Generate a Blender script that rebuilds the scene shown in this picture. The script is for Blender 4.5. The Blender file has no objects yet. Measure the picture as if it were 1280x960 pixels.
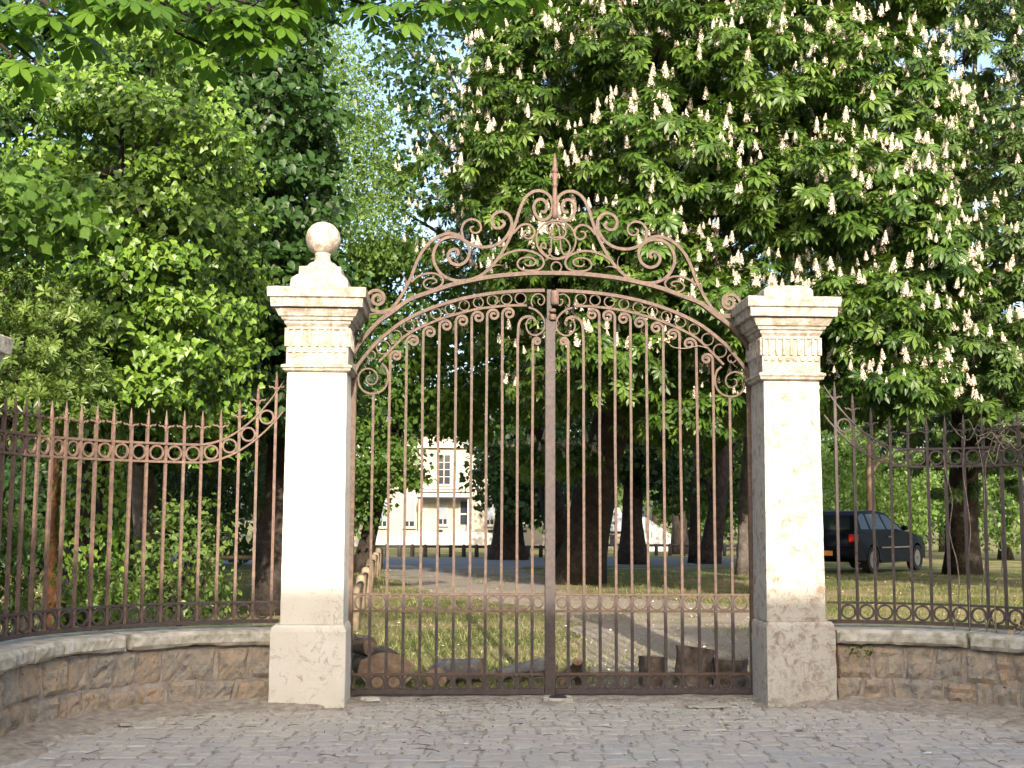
import bpy, bmesh, math, random
import numpy as np
from mathutils import Vector, Matrix, noise as mnoise

random.seed(7)
RS = np.random.RandomState(11)
scene = bpy.context.scene
COL = scene.collection

# ------------------------------------------------------------------ camera
F_PX, HORIZON, CAM_H, ROLL = 1560.0, 648.0, 1.5, 0.0040
PITCH = math.atan((HORIZON - 480.0) / F_PX)
_f = Vector((0, math.cos(PITCH), math.sin(PITCH)))
_r0 = Vector((1, 0, 0))
_u0 = Vector((0, -math.sin(PITCH), math.cos(PITCH)))
_r = _r0 * math.cos(ROLL) + _u0 * math.sin(ROLL)
_u = _u0 * math.cos(ROLL) - _r0 * math.sin(ROLL)
cam_data = bpy.data.cameras.new('camera')
cam = bpy.data.objects.new('camera', cam_data)
COL.objects.link(cam)
cam.matrix_world = Matrix(((_r.x, _u.x, -_f.x, 0), (_r.y, _u.y, -_f.y, 0), (_r.z, _u.z, -_f.z, CAM_H), (0, 0, 0, 1)))
cam_data.sensor_width = 36.0
cam_data.lens = F_PX / 1280.0 * 36.0
cam_data.clip_start = 0.05
cam_data.clip_end = 2000
scene.camera = cam

# ------------------------------------------------------------------ sky, sun, exposure
SUN_EL, SUN_AZ = math.radians(22.0), math.radians(7.0)      # behind the camera, to its right
S_DIR = Vector((math.sin(SUN_AZ) * math.cos(SUN_EL), -math.cos(SUN_AZ) * math.cos(SUN_EL), math.sin(SUN_EL)))
world = bpy.data.worlds.new('World')
scene.world = world
world.use_nodes = True
wn = world.node_tree
sky = wn.nodes.new('ShaderNodeTexSky')
sky.sky_type = 'NISHITA'
sky.sun_disc = False
sky.sun_elevation = SUN_EL
sky.sun_rotation = math.atan2(S_DIR.x, S_DIR.y)
sky.air_density = 0.9
sky.dust_density = 4.0
sky.ozone_density = 0.6
bg = wn.nodes['Background']
bg.inputs['Strength'].default_value = 0.15
wn.links.new(sky.outputs[0], bg.inputs[0])
sun_data = bpy.data.lights.new('sun', 'SUN')
sun_data.energy = 3.2
sun_data.angle = math.radians(0.6)
sun_data.color = (1.0, 0.89, 0.75)
sun = bpy.data.objects.new('sun', sun_data)
COL.objects.link(sun)
sun.rotation_euler = S_DIR.to_track_quat('Z', 'Y').to_euler()
sun.location = S_DIR * 60
scene.view_settings.view_transform = 'Standard'
scene.view_settings.look = 'None'
scene.view_settings.gamma = 1
scene.view_settings.use_curve_mapping = False
scene.view_settings.exposure = 1.55
scene.cycles.use_denoising = True
scene.cycles.max_bounces = 7
scene.cycles.diffuse_bounces = 4
scene.cycles.transmission_bounces = 5
scene.cycles.sample_clamp_indirect = 6

# ------------------------------------------------------------------ measuring helpers (site survey from the photo)
def ray(px, py):
    return (_f * F_PX + _r * (px - 640) - _u * (py - 480)).normalized()
def at(px, py, Y):
    d = ray(px, py); t = Y / d.y
    return Vector((0, 0, CAM_H)) + d * t
GZ = [(-200, 0.0), (11.0, 0.0), (28.0, 0.20), (85.0, -0.45), (400, -0.45)]
def gz(y):
    for (a, za), (b, zb) in zip(GZ, GZ[1:]):
        if y <= b:
            return za + (zb - za) * (y - a) / (b - a)
    return GZ[-1][1]
def ong(px, py, z=None):
    d = ray(px, py)
    if z is not None:
        t = (z - CAM_H) / d.z
        return Vector((0, 0, CAM_H)) + d * t
    lo, hi = 0.0, 900.0
    for _ in range(60):
        m = (lo + hi) / 2
        p = Vector((0, 0, CAM_H)) + d * m
        if p.z > gz(p.y): lo = m
        else: hi = m
    return Vector((0, 0, CAM_H)) + d * hi

# gate plane: local axes u (along the gate), v (into the park), z up
ALPHA = math.radians(2.5)
GU = Vector((math.cos(ALPHA), math.sin(ALPHA), 0))
GN = Vector((-math.sin(ALPHA), math.cos(ALPHA), 0))
G0 = ong(687, 868, 0.05); G0.z = 0
def gp(px, py, v=0.0):
    d = ray(px, py); o = Vector((0, 0, CAM_H))
    t = ((G0 + GN * v) - o).dot(GN) / d.dot(GN)
    p = o + d * t
    return ((p - G0).dot(GU), p.z)
def gw(u, v, z):
    return G0 + GU * u + GN * v + Vector((0, 0, z))

# ------------------------------------------------------------------ object helpers
def tag(o, label=None, cat=None, group=None, kind=None):
    if label: o['label'] = label
    if cat: o['category'] = cat
    if group: o['group'] = group
    if kind: o['kind'] = kind
    return o
def empty(name, loc, rz=0.0):
    o = bpy.data.objects.new(name, None); COL.objects.link(o)
    o.location = loc; o.rotation_euler = (0, 0, rz); o.empty_display_size = 0.2
    return o
def thing(name, label, cat, loc=(0, 0, 0), rz=0.0, group=None):
    return tag(empty(name, loc, rz), label, cat, group)
def obj(name, me, mat, parent=None, kind=None):
    if isinstance(me, bmesh.types.BMesh):
        m = bpy.data.meshes.new(name); me.to_mesh(m); me.free(); me = m
    if mat is not None and not me.materials:
        me.materials.append(mat)
    o = bpy.data.objects.new(name, me); COL.objects.link(o)
    if parent is not None: o.parent = parent
    if kind: o['kind'] = kind
    return o
def pydata(name, v, f, smooth=False):
    m = bpy.data.meshes.new(name); m.from_pydata([tuple(p) for p in v], [], f); m.update()
    if smooth:
        m.polygons.foreach_set('use_smooth', [True] * len(m.polygons))
    return m
def box_mesh(name, x0, x1, y0, y1, z0, z1, bev=0.0, seg=1):
    bm = bmesh.new()
    bmesh.ops.create_cube(bm, size=1)
    for v in bm.verts:
        v.co = Vector(((x0 + x1) / 2 + v.co.x * (x1 - x0), (y0 + y1) / 2 + v.co.y * (y1 - y0), (z0 + z1) / 2 + v.co.z * (z1 - z0)))
    if bev > 0:
        bmesh.ops.bevel(bm, geom=list(bm.edges), offset=bev, segments=seg, affect='EDGES', profile=0.5)
    m = bpy.data.meshes.new(name); bm.to_mesh(m); bm.free()
    return m
def box(name, parent, mat, x0, x1, y0, y1, z0, z1, bev=0.0, seg=1):
    return obj(name, box_mesh(name, x0, x1, y0, y1, z0, z1, bev, seg), mat, parent)
def catmull(pts, n=6):
    P = [Vector(p) for p in pts]
    out = []
    for i in range(len(P) - 1):
        p0 = P[i - 1] if i > 0 else P[i] * 2 - P[i + 1]
        p1, p2 = P[i], P[i + 1]
        p3 = P[i + 2] if i + 2 < len(P) else P[i + 1] * 2 - P[i]
        for k in range(n):
            t = k / n
            out.append(0.5 * ((2 * p1) + (p2 - p0) * t + (2 * p0 - 5 * p1 + 4 * p2 - p3) * t * t + (3 * p1 - p0 - 3 * p2 + p3) * t ** 3))
    out.append(P[-1])
    return out
def ribbon(name, pts, w, d, taper=0.0, v0=0.0):
    """flat bar bent in the (u,z) plane: w in the plane, d through it"""
    n = len(pts); V = []; Fc = []
    for i, p in enumerate(pts):
        a = pts[max(0, i - 1)]; b = pts[min(n - 1, i + 1)]
        tx, tz = b[0] - a[0], b[1] - a[1]
        l = math.hypot(tx, tz) or 1
        nx, nz = -tz / l, tx / l
        k = (1 - taper * i / max(1, n - 1)) if taper >= 0 else (1 + taper * (1 - i / max(1, n - 1)))
        h = w / 2 * k
        for s, q in ((1, -1), (1, 1), (-1, 1), (-1, -1)):
            V.append((p[0] + nx * h * s, v0 + q * d / 2, p[1] + nz * h * s))
    for i in range(n - 1):
        for k in range(4):
            a, b = i * 4 + k, i * 4 + (k + 1) % 4
            Fc.append((a, b, b + 4, a + 4))
    Fc.append((3, 2, 1, 0)); e = (n - 1) * 4
    Fc.append((e, e + 1, e + 2, e + 3))
    return pydata(name, V, Fc)
def tube_arrays(path, radii, sides=8, rough=0.0, seed=0.0, cap=True):
    V = []; Fc = []; n = len(path); prev = None
    for i in range(n):
        p = Vector(path[i])
        t = (Vector(path[min(n - 1, i + 1)]) - Vector(path[max(0, i - 1)]))
        t = t.normalized() if t.length > 1e-9 else Vector((0, 0, 1))
        if prev is None:
            a = Vector((1, 0, 0)) if abs(t.x) < 0.9 else Vector((0, 1, 0))
            prev = (a - t * a.dot(t)).normalized()
        else:
            prev = (prev - t * prev.dot(t)).normalized()
        b = t.cross(prev)
        for k in range(sides):
            an = 2 * math.pi * k / sides
            r = radii[i]
            if rough:
                r *= 1 + rough * mnoise.noise(Vector((math.cos(an) * 1.6 + seed, math.sin(an) * 1.6, p.z * 0.9 + p.x * .5)))
            V.append(p + (prev * math.cos(an) + b * math.sin(an)) * r)
    for i in range(n - 1):
        for k in range(sides):
            a, b2 = i * sides + k, i * sides + (k + 1) % sides
            Fc.append((a, b2, b2 + sides, a + sides))
    if cap:
        Fc.append(tuple(range(sides - 1, -1, -1))); Fc.append(tuple((n - 1) * sides + k for k in range(sides)))
    return V, Fc
def tubes_mesh(name, tubes, origin=(0, 0, 0), smooth=True):
    V = []; Fc = []; o = Vector(origin)
    for (path, radii, sides, rough) in tubes:
        v, f = tube_arrays(path, radii, sides, rough, seed=len(V) * .1)
        off = len(V); V += [p - o for p in v]; Fc += [tuple(i + off for i in q) for q in f]
    return pydata(name, V, Fc, smooth)
def torus_mesh(name, R, r, depth=None, seg=24, sides=6):
    """flat-bar ring in the local xz plane"""
    V = []; Fc = []
    d = depth or r
    prof = [(-r, -d), (-r, d), (r, d), (r, -d)]
    for i in range(seg):
        a = 2 * math.pi * i / seg
        for (dr, dv) in prof:
            V.append(((R + dr) * math.cos(a), dv, (R + dr) * math.sin(a)))
    for i in range(seg):
        for k in range(4):
            a, b = i * 4 + k, i * 4 + (k + 1) % 4
            j = ((i + 1) % seg) * 4 - i * 4
            Fc.append((a, b, b + j, a + j))
    return pydata(name, V, Fc)

# ------------------------------------------------------------------ materials
class NT:
    def __init__(s, name):
        s.m = bpy.data.materials.new(name); s.m.use_nodes = True
        s.t = s.m.node_tree; s.b = s.t.nodes['Principled BSDF']; s.out = s.t.nodes['Material Output']
    def n(s, typ, **kw):
        nd = s.t.nodes.new('ShaderNode' + typ)
        for k, v in kw.items():
            if k in nd.inputs: nd.inputs[k].default_value = v
            else: setattr(nd, k, v)
        return nd
    def l(s, a, b): s.t.links.new(a, b)
    def pos(s): 
        if not hasattr(s, '_p'): s._p = s.n('NewGeometry').outputs['Position']
        return s._p
    def noise(s, scale, detail=5, rough=.6, dist=0.0, vec=None):
        nd = s.n('TexNoise'); nd.inputs['Scale'].default_value = scale; nd.inputs['Detail'].default_value = detail
        nd.inputs['Roughness'].default_value = rough; nd.inputs['Distortion'].default_value = dist
        s.l(vec or s.pos(), nd.inputs['Vector']); return nd.outputs['Fac']
    def ramp(s, fac, stops):
        nd = s.n('ValToRGB'); e = nd.color_ramp.elements
        while len(e) < len(stops): e.new(0.5)
        for el, (p, c) in zip(e, stops):
            el.position = p; el.color = (c[0], c[1], c[2], 1) if not isinstance(c, (int, float)) else (c, c, c, 1)
        s.l(fac, nd.inputs[0]); return nd.outputs[0]
    def mix(s, fac, a, b, mode='MIX'):
        nd = s.n('Mix', data_type='RGBA', blend_type=mode)
        for sock, val in ((nd.inputs[0], fac), (nd.inputs[6], a), (nd.inputs[7], b)):
            if isinstance(val, (int, float)): sock.default_value = val
            elif isinstance(val, tuple): sock.default_value = (*val, 1)
            else: s.l(val, sock)
        return nd.outputs[2]
    def bump(s, h, strength, dist=0.02):
        nd = s.n('Bump'); nd.inputs['Strength'].default_value = strength; nd.inputs['Distance'].default_value = dist
        s.l(h, nd.inputs['Height']); s.l(nd.outputs[0], s.b.inputs['Normal'])
    def col(s, c):
        if isinstance(c, tuple): s.b.inputs['Base Color'].default_value = (*c, 1)
        else: s.l(c, s.b.inputs['Base Color'])
    def rough(s, r): s.b.inputs['Roughness'].default_value = r
    def rnd(s): return s.n('ObjectInfo').outputs['Random']

def simple(name, stops, scale, rough=.85, bump=.3, bscale=None, bdist=.01, detail=6, spec=.3, objvar=0.0):
    k = NT(name)
    c = k.ramp(k.noise(scale, detail), stops)
    if objvar:
        r = k.ramp(k.rnd(), [(0, 1 - objvar), (1, 1 + objvar)])
        c = k.mix(1.0, c, r, 'MULTIPLY')
    k.col(c); k.rough(rough); k.b.inputs['Specular IOR Level'].default_value = spec
    if bump: k.bump(k.noise(bscale or scale * 3, 6, .65), bump, bdist)
    return k.m

def iron_mat(name, a, b, c, metal=0.0):
    k = NT(name)
    n1 = k.noise(5.0, 6, .7); n2 = k.noise(24, 7, .75)
    base = k.ramp(n1, [(.3, a), (.7, b)])
    col = k.mix(k.ramp(n2, [(.42, 0.0), (.62, 1.0)]), base, c)
    k.col(col); k.rough(.62); k.b.inputs['Specular IOR Level'].default_value = .35
    k.bump(k.noise(120, 4, .7), .35, .004)
    return k.m
M_IRON = iron_mat('rusty_iron', (.11, .070, .050), (.165, .104, .069), (.068, .049, .042))
M_IRON_D = iron_mat('shade_dark_rusty_iron', (.07, .055, .052), (.105, .074, .065), (.05, .042, .042))  # darker copy: shade on low and right-hand ironwork put into the colour
M_IRON_F = iron_mat('red_oxide_iron', (.145, .090, .065), (.215, .134, .096), (.095, .064, .055))

def pillar_mat(name, stain, tone=1.0):
    k = NT(name)
    n1 = k.noise(2.2, 5); n2 = k.noise(13, 7, .72, .6); n3 = k.noise(42, 6, .7)
    base = k.ramp(n1, [(.3, tuple(tone * c for c in (.66, .61, .50))), (.7, tuple(tone * c for c in (.74, .71, .63)))])
    z = k.n('SeparateXYZ'); k.l(k.pos(), z.inputs[0])
    st = k.ramp(n2, [(.47 - stain, 0.0), (.64 - stain * .6, 1.0)])
    col = k.mix(st, base, (.27, .205, .15))
    fine = k.ramp(n3, [(.54 - stain, 0.0), (.70 - stain, .8)])
    col = k.mix(fine, col, (.25, .205, .16))
    vein = k.noise(5.5, 5, .6, 1.6)
    vr = k.ramp(vein, [(.478, 0.0), (.497, 1.0), (.503, 1.0), (.522, 0.0)])
    vr = k.mix(1.0, vr, k.ramp(k.noise(3.1, 4, .6), [(.46, 0.0), (.62, .5)]), 'MULTIPLY')
    col = k.mix(vr, col, (.24, .21, .18))
    k.col(col); k.rough(.9); k.b.inputs['Specular IOR Level'].default_value = .2
    k.bump(k.noise(45, 7, .7), .45, .008)
    return k.m
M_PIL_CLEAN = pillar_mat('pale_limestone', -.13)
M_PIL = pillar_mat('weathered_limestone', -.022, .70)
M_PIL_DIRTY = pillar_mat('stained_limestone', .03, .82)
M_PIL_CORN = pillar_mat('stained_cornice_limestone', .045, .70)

M_COPING = simple('coping_stone', [(.22, (.20, .19, .13)), (.42, (.36, .34, .265)), (.55, (.48, .45, .38)), (.75, (.60, .57, .50))], 11, .92, .6, 30, .012, objvar=.12)
def rubble_mat():
    k = NT('rubble_stone')
    n1 = k.noise(8, 8, .75, .8); n2 = k.noise(22, 7, .75)
    base = k.ramp(n1, [(.28, (.12, .115, .11)), (.41, (.29, .27, .245)), (.52, (.41, .365, .30)), (.60, (.43, .335, .245)), (.72, (.55, .51, .44))])
    r = k.n('ObjectInfo').outputs['Random']
    tint = k.ramp(r, [(0, (.92, .93, .94)), (.35, (1.06, 1.04, 1.0)), (.7, (1.08, 1.02, .92)), (1, (1.10, .97, .87))])
    col = k.mix(1.0, base, tint, 'MULTIPLY')
    col = k.mix(k.ramp(n2, [(.55, 0.0), (.72, .6)]), col, (.52, .49, .43))
    col = k.mix(k.ramp(k.noise(34, 4, .6), [(.62, 0.0), (.70, .8)]), col, (.10, .08, .065))
    k.col(col); k.rough(.95); k.b.inputs['Specular IOR Level'].default_value = .15
    k.bump(k.noise(22, 8, .75, .4), .9, .035)
    return k.m
M_RUBBLE = rubble_mat()
M_MORTAR = simple('old_mortar', [(.3, (.22, .19, .16)), (.5, (.36, .315, .27)), (.75, (.50, .45, .39))], 12, .97, .8, 40, .02)
def sett_mat():
    k = NT('worn_sett_stone')
    n1 = k.noise(15, 7, .75); n2 = k.noise(2.0, 5)
    base = k.ramp(n1, [(.25, (.315, .295, .265)), (.5, (.43, .405, .365)), (.78, (.555, .525, .47))])
    r = k.rnd()
    tint = k.ramp(r, [(0, (.90, .90, .91)), (.5, (1, .985, .96)), (1, (1.10, 1.06, .98))])
    col = k.mix(1.0, base, tint, 'MULTIPLY')
    dirt = k.ramp(n2, [(.44, 0.0), (.62, .8)])
    col = k.mix(dirt, col, (.42, .38, .325))
    k.col(col); k.rough(.82); k.b.inputs['Specular IOR Level'].default_value = .3
    k.bump(k.noise(35, 7, .7), .5, .012)
    return k.m
M_SETT = sett_mat()
M_SOIL = simple('dry_soil', [(.3, (.23, .195, .155)), (.5, (.37, .32, .26)), (.72, (.50, .45, .38))], 14, .97, .9, 60, .02)
def lawn_mat():
    k = NT('patchy_lawn')
    n1 = k.noise(.55, 6, .6); n2 = k.noise(7, 6, .7)
    g = k.ramp(n2, [(.3, (.07, .10, .025)), (.5, (.13, .155, .048)), (.7, (.22, .205, .09))])
    d = k.ramp(n2, [(.3, (.20, .155, .085)), (.6, (.34, .28, .16)), (.8, (.44, .38, .25))])
    k.col(k.mix(k.ramp(n1, [(.44, 0.0), (.6, 1.0)]), g, d)); k.rough(.95); k.b.inputs['Specular IOR Level'].default_value = .1
    k.bump(k.noise(40, 6, .8), .9, .04)
    return k.m
M_LAWN = lawn_mat()
def gravel_mat():
    k = NT('dusty_gravel')
    n2 = k.noise(26, 7, .75); n1 = k.noise(1.1, 6, .65)
    c = k.ramp(n2, [(.3, (.21, .175, .14)), (.5, (.32, .28, .235)), (.75, (.45, .41, .36))])
    g = k.ramp(n2, [(.3, (.10, .11, .04)), (.6, (.22, .20, .10))])
    k.col(k.mix(k.ramp(n1, [(.52, 0.0), (.66, .8)]), c, g)); k.rough(.95); k.b.inputs['Specular IOR Level'].default_value = .1
    k.bump(k.noise(60, 6, .8), .9, .03)
    return k.m
M_GRAVEL = gravel_mat()
M_ROAD = simple('park_asphalt', [(.3, (.13, .135, .15)), (.7, (.19, .19, .205))], 4, .85, .4, 80, .008)
M_BARK = simple('brown_bark', [(.3, (.016, .012, .010)), (.5, (.036, .027, .021)), (.75, (.07, .054, .042))], 7, .95, 1.0, 16, .04)
M_BARK_G = simple('grey_bark', [(.3, (.06, .052, .045)), (.55, (.12, .10, .085)), (.8, (.2, .175, .15))], 6, .95, 1.0, 14, .04)
M_BARK_RED = simple('peeling_red_bark', [(.3, (.10, .045, .022)), (.5, (.24, .11, .05)), (.75, (.36, .2, .1))], 9, .9, 1.0, 18, .03)
M_LOGBARK = simple('log_bark', [(.3, (.06, .045, .035)), (.5, (.16, .12, .09)), (.75, (.30, .25, .2))], 10, .95, 1.0, 28, .02)
M_LOGGREY = simple('grey_log_bark', [(.3, (.11, .11, .10)), (.5, (.2, .19, .175)), (.75, (.30, .29, .26))], 10, .95, .9, 30, .02)
M_CUT = simple('sawn_wood', [(.3, (.20, .12, .075)), (.5, (.33, .215, .13)), (.75, (.45, .33, .22))], 9, .85, .5, 40, .008)
M_CUTBEIGE = simple('split_wood', [(.3, (.20, .13, .085)), (.5, (.34, .245, .165)), (.75, (.48, .38, .28))], 14, .9, .9, 30, .02)
M_TIMBER = simple('weathered_timber', [(.3, (.16, .125, .085)), (.55, (.27, .21, .14)), (.8, (.38, .30, .21))], 8, .9, .6, 30, .01)
M_TIMBER_D = simple('dark_timber', [(.3, (.035, .03, .027)), (.7, (.07, .058, .05))], 8, .9, .5, 30, .01)

def leaf_mat(name, dark, mid, light, trans=.35, gloss=.42, tcol=None):
    k = NT(name)
    a = k.n('Attribute', attribute_name='v').outputs['Fac']
    add = k.n('Math', operation='ADD'); k.l(a, add.inputs[0]); k.l(k.rnd(), add.inputs[1])
    fr = k.n('Math', operation='FRACT'); k.l(add.outputs[0], fr.inputs[0])
    col = k.ramp(fr.outputs[0], [(0, dark), (.5, mid), (1, light)])
    col = k.mix(k.ramp(k.noise(.8, 3), [(.35, .0), (.7, .45)]), col, light)
    k.col(col); k.rough(gloss); k.b.inputs['Specular IOR Level'].default_value = .35
    tr = k.n('BsdfTranslucent')
    tc = k.mix(1.0, col, tcol or (1.5, 1.6, .55), 'MULTIPLY')
    k.l(tc, tr.inputs['Color'])
    mx = k.n('MixShader'); mx.inputs[0].default_value = trans
    k.l(k.b.outputs[0], mx.inputs[1]); k.l(tr.outputs[0], mx.inputs[2]); k.l(mx.outputs[0], k.out.inputs['Surface'])
    return k.m
M_L_CHEST = leaf_mat('chestnut_leaf', (.020, .052, .009), (.045, .10, .015), (.11, .18, .03), .20)
M_L_CHEST_B = leaf_mat('shade_toned_chestnut_leaf', (.035, .075, .02), (.055, .105, .028), (.09, .145, .042), .22)  # chestnut leaf greyed: the second tree's shade put into its colour
M_L_FORE = leaf_mat('fresh_chestnut_leaf', (.055, .12, .014), (.08, .165, .018), (.12, .215, .028), .42)
M_L_IVY = leaf_mat('ivy_leaf', (.03, .07, .008), (.085, .165, .016), (.17, .275, .036), .15, .4)
M_L_SHRUB = leaf_mat('evergreen_shrub_leaf', (.04, .08, .014), (.08, .14, .026), (.17, .24, .055), .28, .35)
M_L_DARK = leaf_mat('shade_dark_leaf', (.015, .04, .010), (.025, .062, .014), (.042, .09, .019), .25)  # dark leaf for several trees, shade among them put into the colour
M_L_MID = leaf_mat('maple_leaf', (.045, .10, .016), (.075, .15, .024), (.12, .205, .034), .38)
M_L_PALE = leaf_mat('robinia_leaf', (.07, .13, .028), (.11, .185, .04), (.16, .245, .06), .42)
M_L_WOOD = leaf_mat('woodland_leaf', (.04, .085, .018), (.07, .13, .028), (.12, .19, .045), .35)
M_GRASS = leaf_mat('grass_blade', (.08, .13, .03), (.16, .19, .06), (.36, .31, .16), .3, .6)
def petal_mat():
    k = NT('chestnut_petal')
    a = k.n('Attribute', attribute_name='v').outputs['Fac']
    col = k.ramp(a, [(0, (.34, .22, .13)), (.2, (.50, .41, .30)), (.35, (.68, .62, .50)), (1, (.78, .73, .63))])
    k.col(col); k.rough(.7); k.b.inputs['Specular IOR Level'].default_value = .2
    return k.m
M_PETAL = petal_mat()
M_LITTER = leaf_mat('leaf_litter', (.12, .075, .035), (.28, .19, .09), (.48, .40, .28), .1, .8, (1, 1, 1))
def flat(name, c, rough=.6, metal=0.0, spec=.4):
    k = NT(name); n = k.noise(11, 4)
    k.col(k.ramp(n, [(.3, tuple(x * .88 for x in c)), (.7, tuple(min(1, x * 1.1) for x in c))])); k.rough(rough)
    k.b.inputs['Metallic'].default_value = metal; k.b.inputs['Specular IOR Level'].default_value = spec
    return k.m

# ------------------------------------------------------------------ setting: ground, paving, paths
def sheet(name, rows, mat, kind='structure'):
    """rows: list of lists of points, same length"""
    n = len(rows[0]); V = [p for r in rows for p in r]
    Fc = [(i * n + k, i * n + k + 1, (i + 1) * n + k + 1, (i + 1) * n + k) for i in range(len(rows) - 1) for k in range(n - 1)]
    o = obj(name, pydata(name, V, Fc), mat); o['kind'] = kind
    return o
xs = [-400, -120, -40, -12, -6, 0, 6, 12, 40, 120, 400]
sheet('ground', [[(x, y, gz(y)) for x in xs] for y in (-300, -60, -15, 0, 11, 16, 22, 28, 50, 85, 150, 320, 700)], M_LAWN)
# gravel path winding from the gate towards the drive
def path_sheet(name, centre, mat, dz):
    ys = sorted(set([y for (y, a, b) in centre] + [28.0]))
    def lerp(y, k):
        for p, q in zip(centre, centre[1:]):
            if p[0] <= y <= q[0]:
                t = (y - p[0]) / (q[0] - p[0]); return p[k] + (q[k] - p[k]) * t
        return centre[-1][k]
    rows = []
    y = ys[0]
    yy = sorted(set(list(np.arange(ys[0], ys[-1], .2)) + [28.0, ys[-1]]))
    for y in yy:
        a, b = lerp(y, 1), lerp(y, 2)
        a += .5 * mnoise.noise(Vector((y * 1.3, 3.1, 0))); b += .5 * mnoise.noise(Vector((y * 1.2, 9.1, 0)))
        rows.append([(a + (b - a) * t, y, gz(y) + dz) for t in (0, .25, .5, .75, 1)])
    return sheet(name, rows, mat)
path_sheet('gravel_path', [(10.9, .4, 2.6), (14, .8, 3.4), (17, .9, 4.2), (19.5, .6, 4.4), (21, -.2, 3.0), (23, -1.4, 1.0), (28, -2.7, .6), (38, -4.0, .2)], M_GRAVEL, .004)
# asphalt drive crossing behind
rows = []
for x in np.arange(-40, 9.1, 1.0):
    y0 = 37.5 - .10 * (x + 3) + (max(0, x) ** 1.5) * .15
    rows.append([(x, y, gz(y) + .008) for y in (y0, y0 + 3, y0 + 7, y0 + 11.0)])
sheet('park_road', rows, M_ROAD)

# paving of the forecourt
PAVE = box_mesh
pave = obj('pavement', pydata('pavement', [(-3.62, -4, .022), (4.25, -4, .022), (4.25, 10.78, .022), (-3.62, 10.60, .022)], [(0, 1, 2, 3)]), M_SOIL)
pave['kind'] = 'structure'
street = obj('street', pydata('street', [(-60, -20, .008), (60, -20, .008), (60, -4, .008), (-60, -4, .008)], [(0, 1, 2, 3)]), M_ROAD)
street['kind'] = 'structure'

# fence/wall arc: centre line from the pillar's outer side, quarter circle towards the street
R_C = 1.70
LU = gp(350, 790, -.22)[0]; RU = gp(1034, 780, -.22)[0]
def arc(side, s, off=0.0):
    """side -1 left, +1 right; s arc length along the centre line; off>0 towards the garden"""
    st = gw(LU if side < 0 else RU, -.22, 0)
    R = R_C + off
    phi = min(s / R_C, math.pi / 2)
    du = R * math.sin(phi); dv = R_C - R * math.cos(phi)
    extra = max(0.0, s - R_C * math.pi / 2)
    return st + GU * (side * du) - GN * (dv + extra)
def arc_ang(side, s):
    phi = min(s / R_C, math.pi / 2)
    return ALPHA + (phi if side < 0 else -phi)      # rotation of local x (x along image right)

# ------------------------------------------------------------------ paving stones
def in_forecourt(p):
    q = Vector((p[0], p[1], 0)) - G0
    u, v = q.dot(GU), q.dot(GN)
    if v > -.10: return False
    for side, U in ((-1, LU), (1, RU)):
        d = (u - U) * side
        if d > -.12:
            if v > -.42 - .22 and d < .1: return False
            cv = -.22 - R_C
            if v > cv:
                if d > 0 and math.hypot(d, v - cv) > R_C - .24: return False
            elif d > R_C - .24: return False
    if -.55 < v and (LU - .1 < u < LU + .62 or RU - .62 < u < RU + .1): return False
    return True
def stone_mesh(poly, h, bev):
    c = Vector((sum(p[0] for p in poly) / len(poly), sum(p[1] for p in poly) / len(poly), 0))
    V = []; n = len(poly)
    for p in poly: V.append((p[0] - c.x, p[1] - c.y, -.03))
    for p in poly: V.append((p[0] - c.x, p[1] - c.y, h - bev))
    for p in poly:
        q = Vector((p[0] - c.x, p[1] - c.y)); l = q.length
        q *= (l - bev * 1.7) / l
        V.append((q.x, q.y, h + random.uniform(-.003, .003)))
    V.append((random.uniform(-.02, .02), random.uniform(-.02, .02), h + bev * .5))
    Fc = []
    for k in range(n):
        j = (k + 1) % n
        Fc.append((k, j, n + j, n + k)); Fc.append((n + k, n + j, 2 * n + j, 2 * n + k)); Fc.append((2 * n + k, 2 * n + j, 3 * n))
    return c, V, Fc
stones = []
y = 3.4; row = 0
while y < 10.75:
    dy = random.uniform(.16, .215)
    x = -3.7 + random.uniform(0, .2)
    while x < 4.2:
        dx = random.uniform(.12, .215)
        if random.random() < .06: dx = .28
        sk = .10 * math.sin(x * .9 + 1) + .05 * mnoise.noise(Vector((x * .7, y, 0)))
        g = .008
        j = lambda a: random.uniform(-a, a) * .8
        poly = [(x + g + j(.018), y + sk + g + j(.02)), (x + dx * .5 + j(.03), y + sk + g - random.uniform(-.012, .022)), (x + dx - g + j(.018), y + sk + g + j(.02)),
                (x + dx - g * .5 + j(.018), y + sk + dy * .5 + j(.02)), (x + dx - g + j(.018), y + sk + dy - g + j(.02)),
                (x + dx * .5 + j(.03), y + sk + dy - g + random.uniform(-.02, .012)), (x + g + j(.018), y + sk + dy - g + j(.02)), (x + g * .5 + j(.014), y + sk + dy * .5 + j(.02))]
        cx, cy = x + dx / 2, y + sk + dy / 2
        if all(in_forecourt(p) for p in (poly[0], poly[2], poly[4], poly[6])):
            stones.append((cx, cy, poly))
        x += dx
    y += dy
def screen(p):
    d = Vector(p) - Vector((0, 0, CAM_H)); z = d.dot(_f)
    if z <= 0: return None
    return 640 + F_PX * d.dot(_r) / z, 480 - F_PX * d.dot(_u) / z
vis = []; rest = []
for s in stones:
    q = screen((s[0], s[1], .03))
    inside = q and -15 < q[0] < 1295 and q[1] < 975
    (vis if inside else rest).append(s)
vis.sort(key=lambda s: s[1])
rest += vis[300:]; vis = vis[:300]
def stone_h(cx, cy):
    # worn lower where the soil has washed over
    q = Vector((cx, cy, 0)) - G0; v = q.dot(GN)
    h = .0225 + .007 * mnoise.noise(Vector((cx * 1.3, cy * 1.3, 4)))
    return h + random.uniform(-.004, .004)
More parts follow.
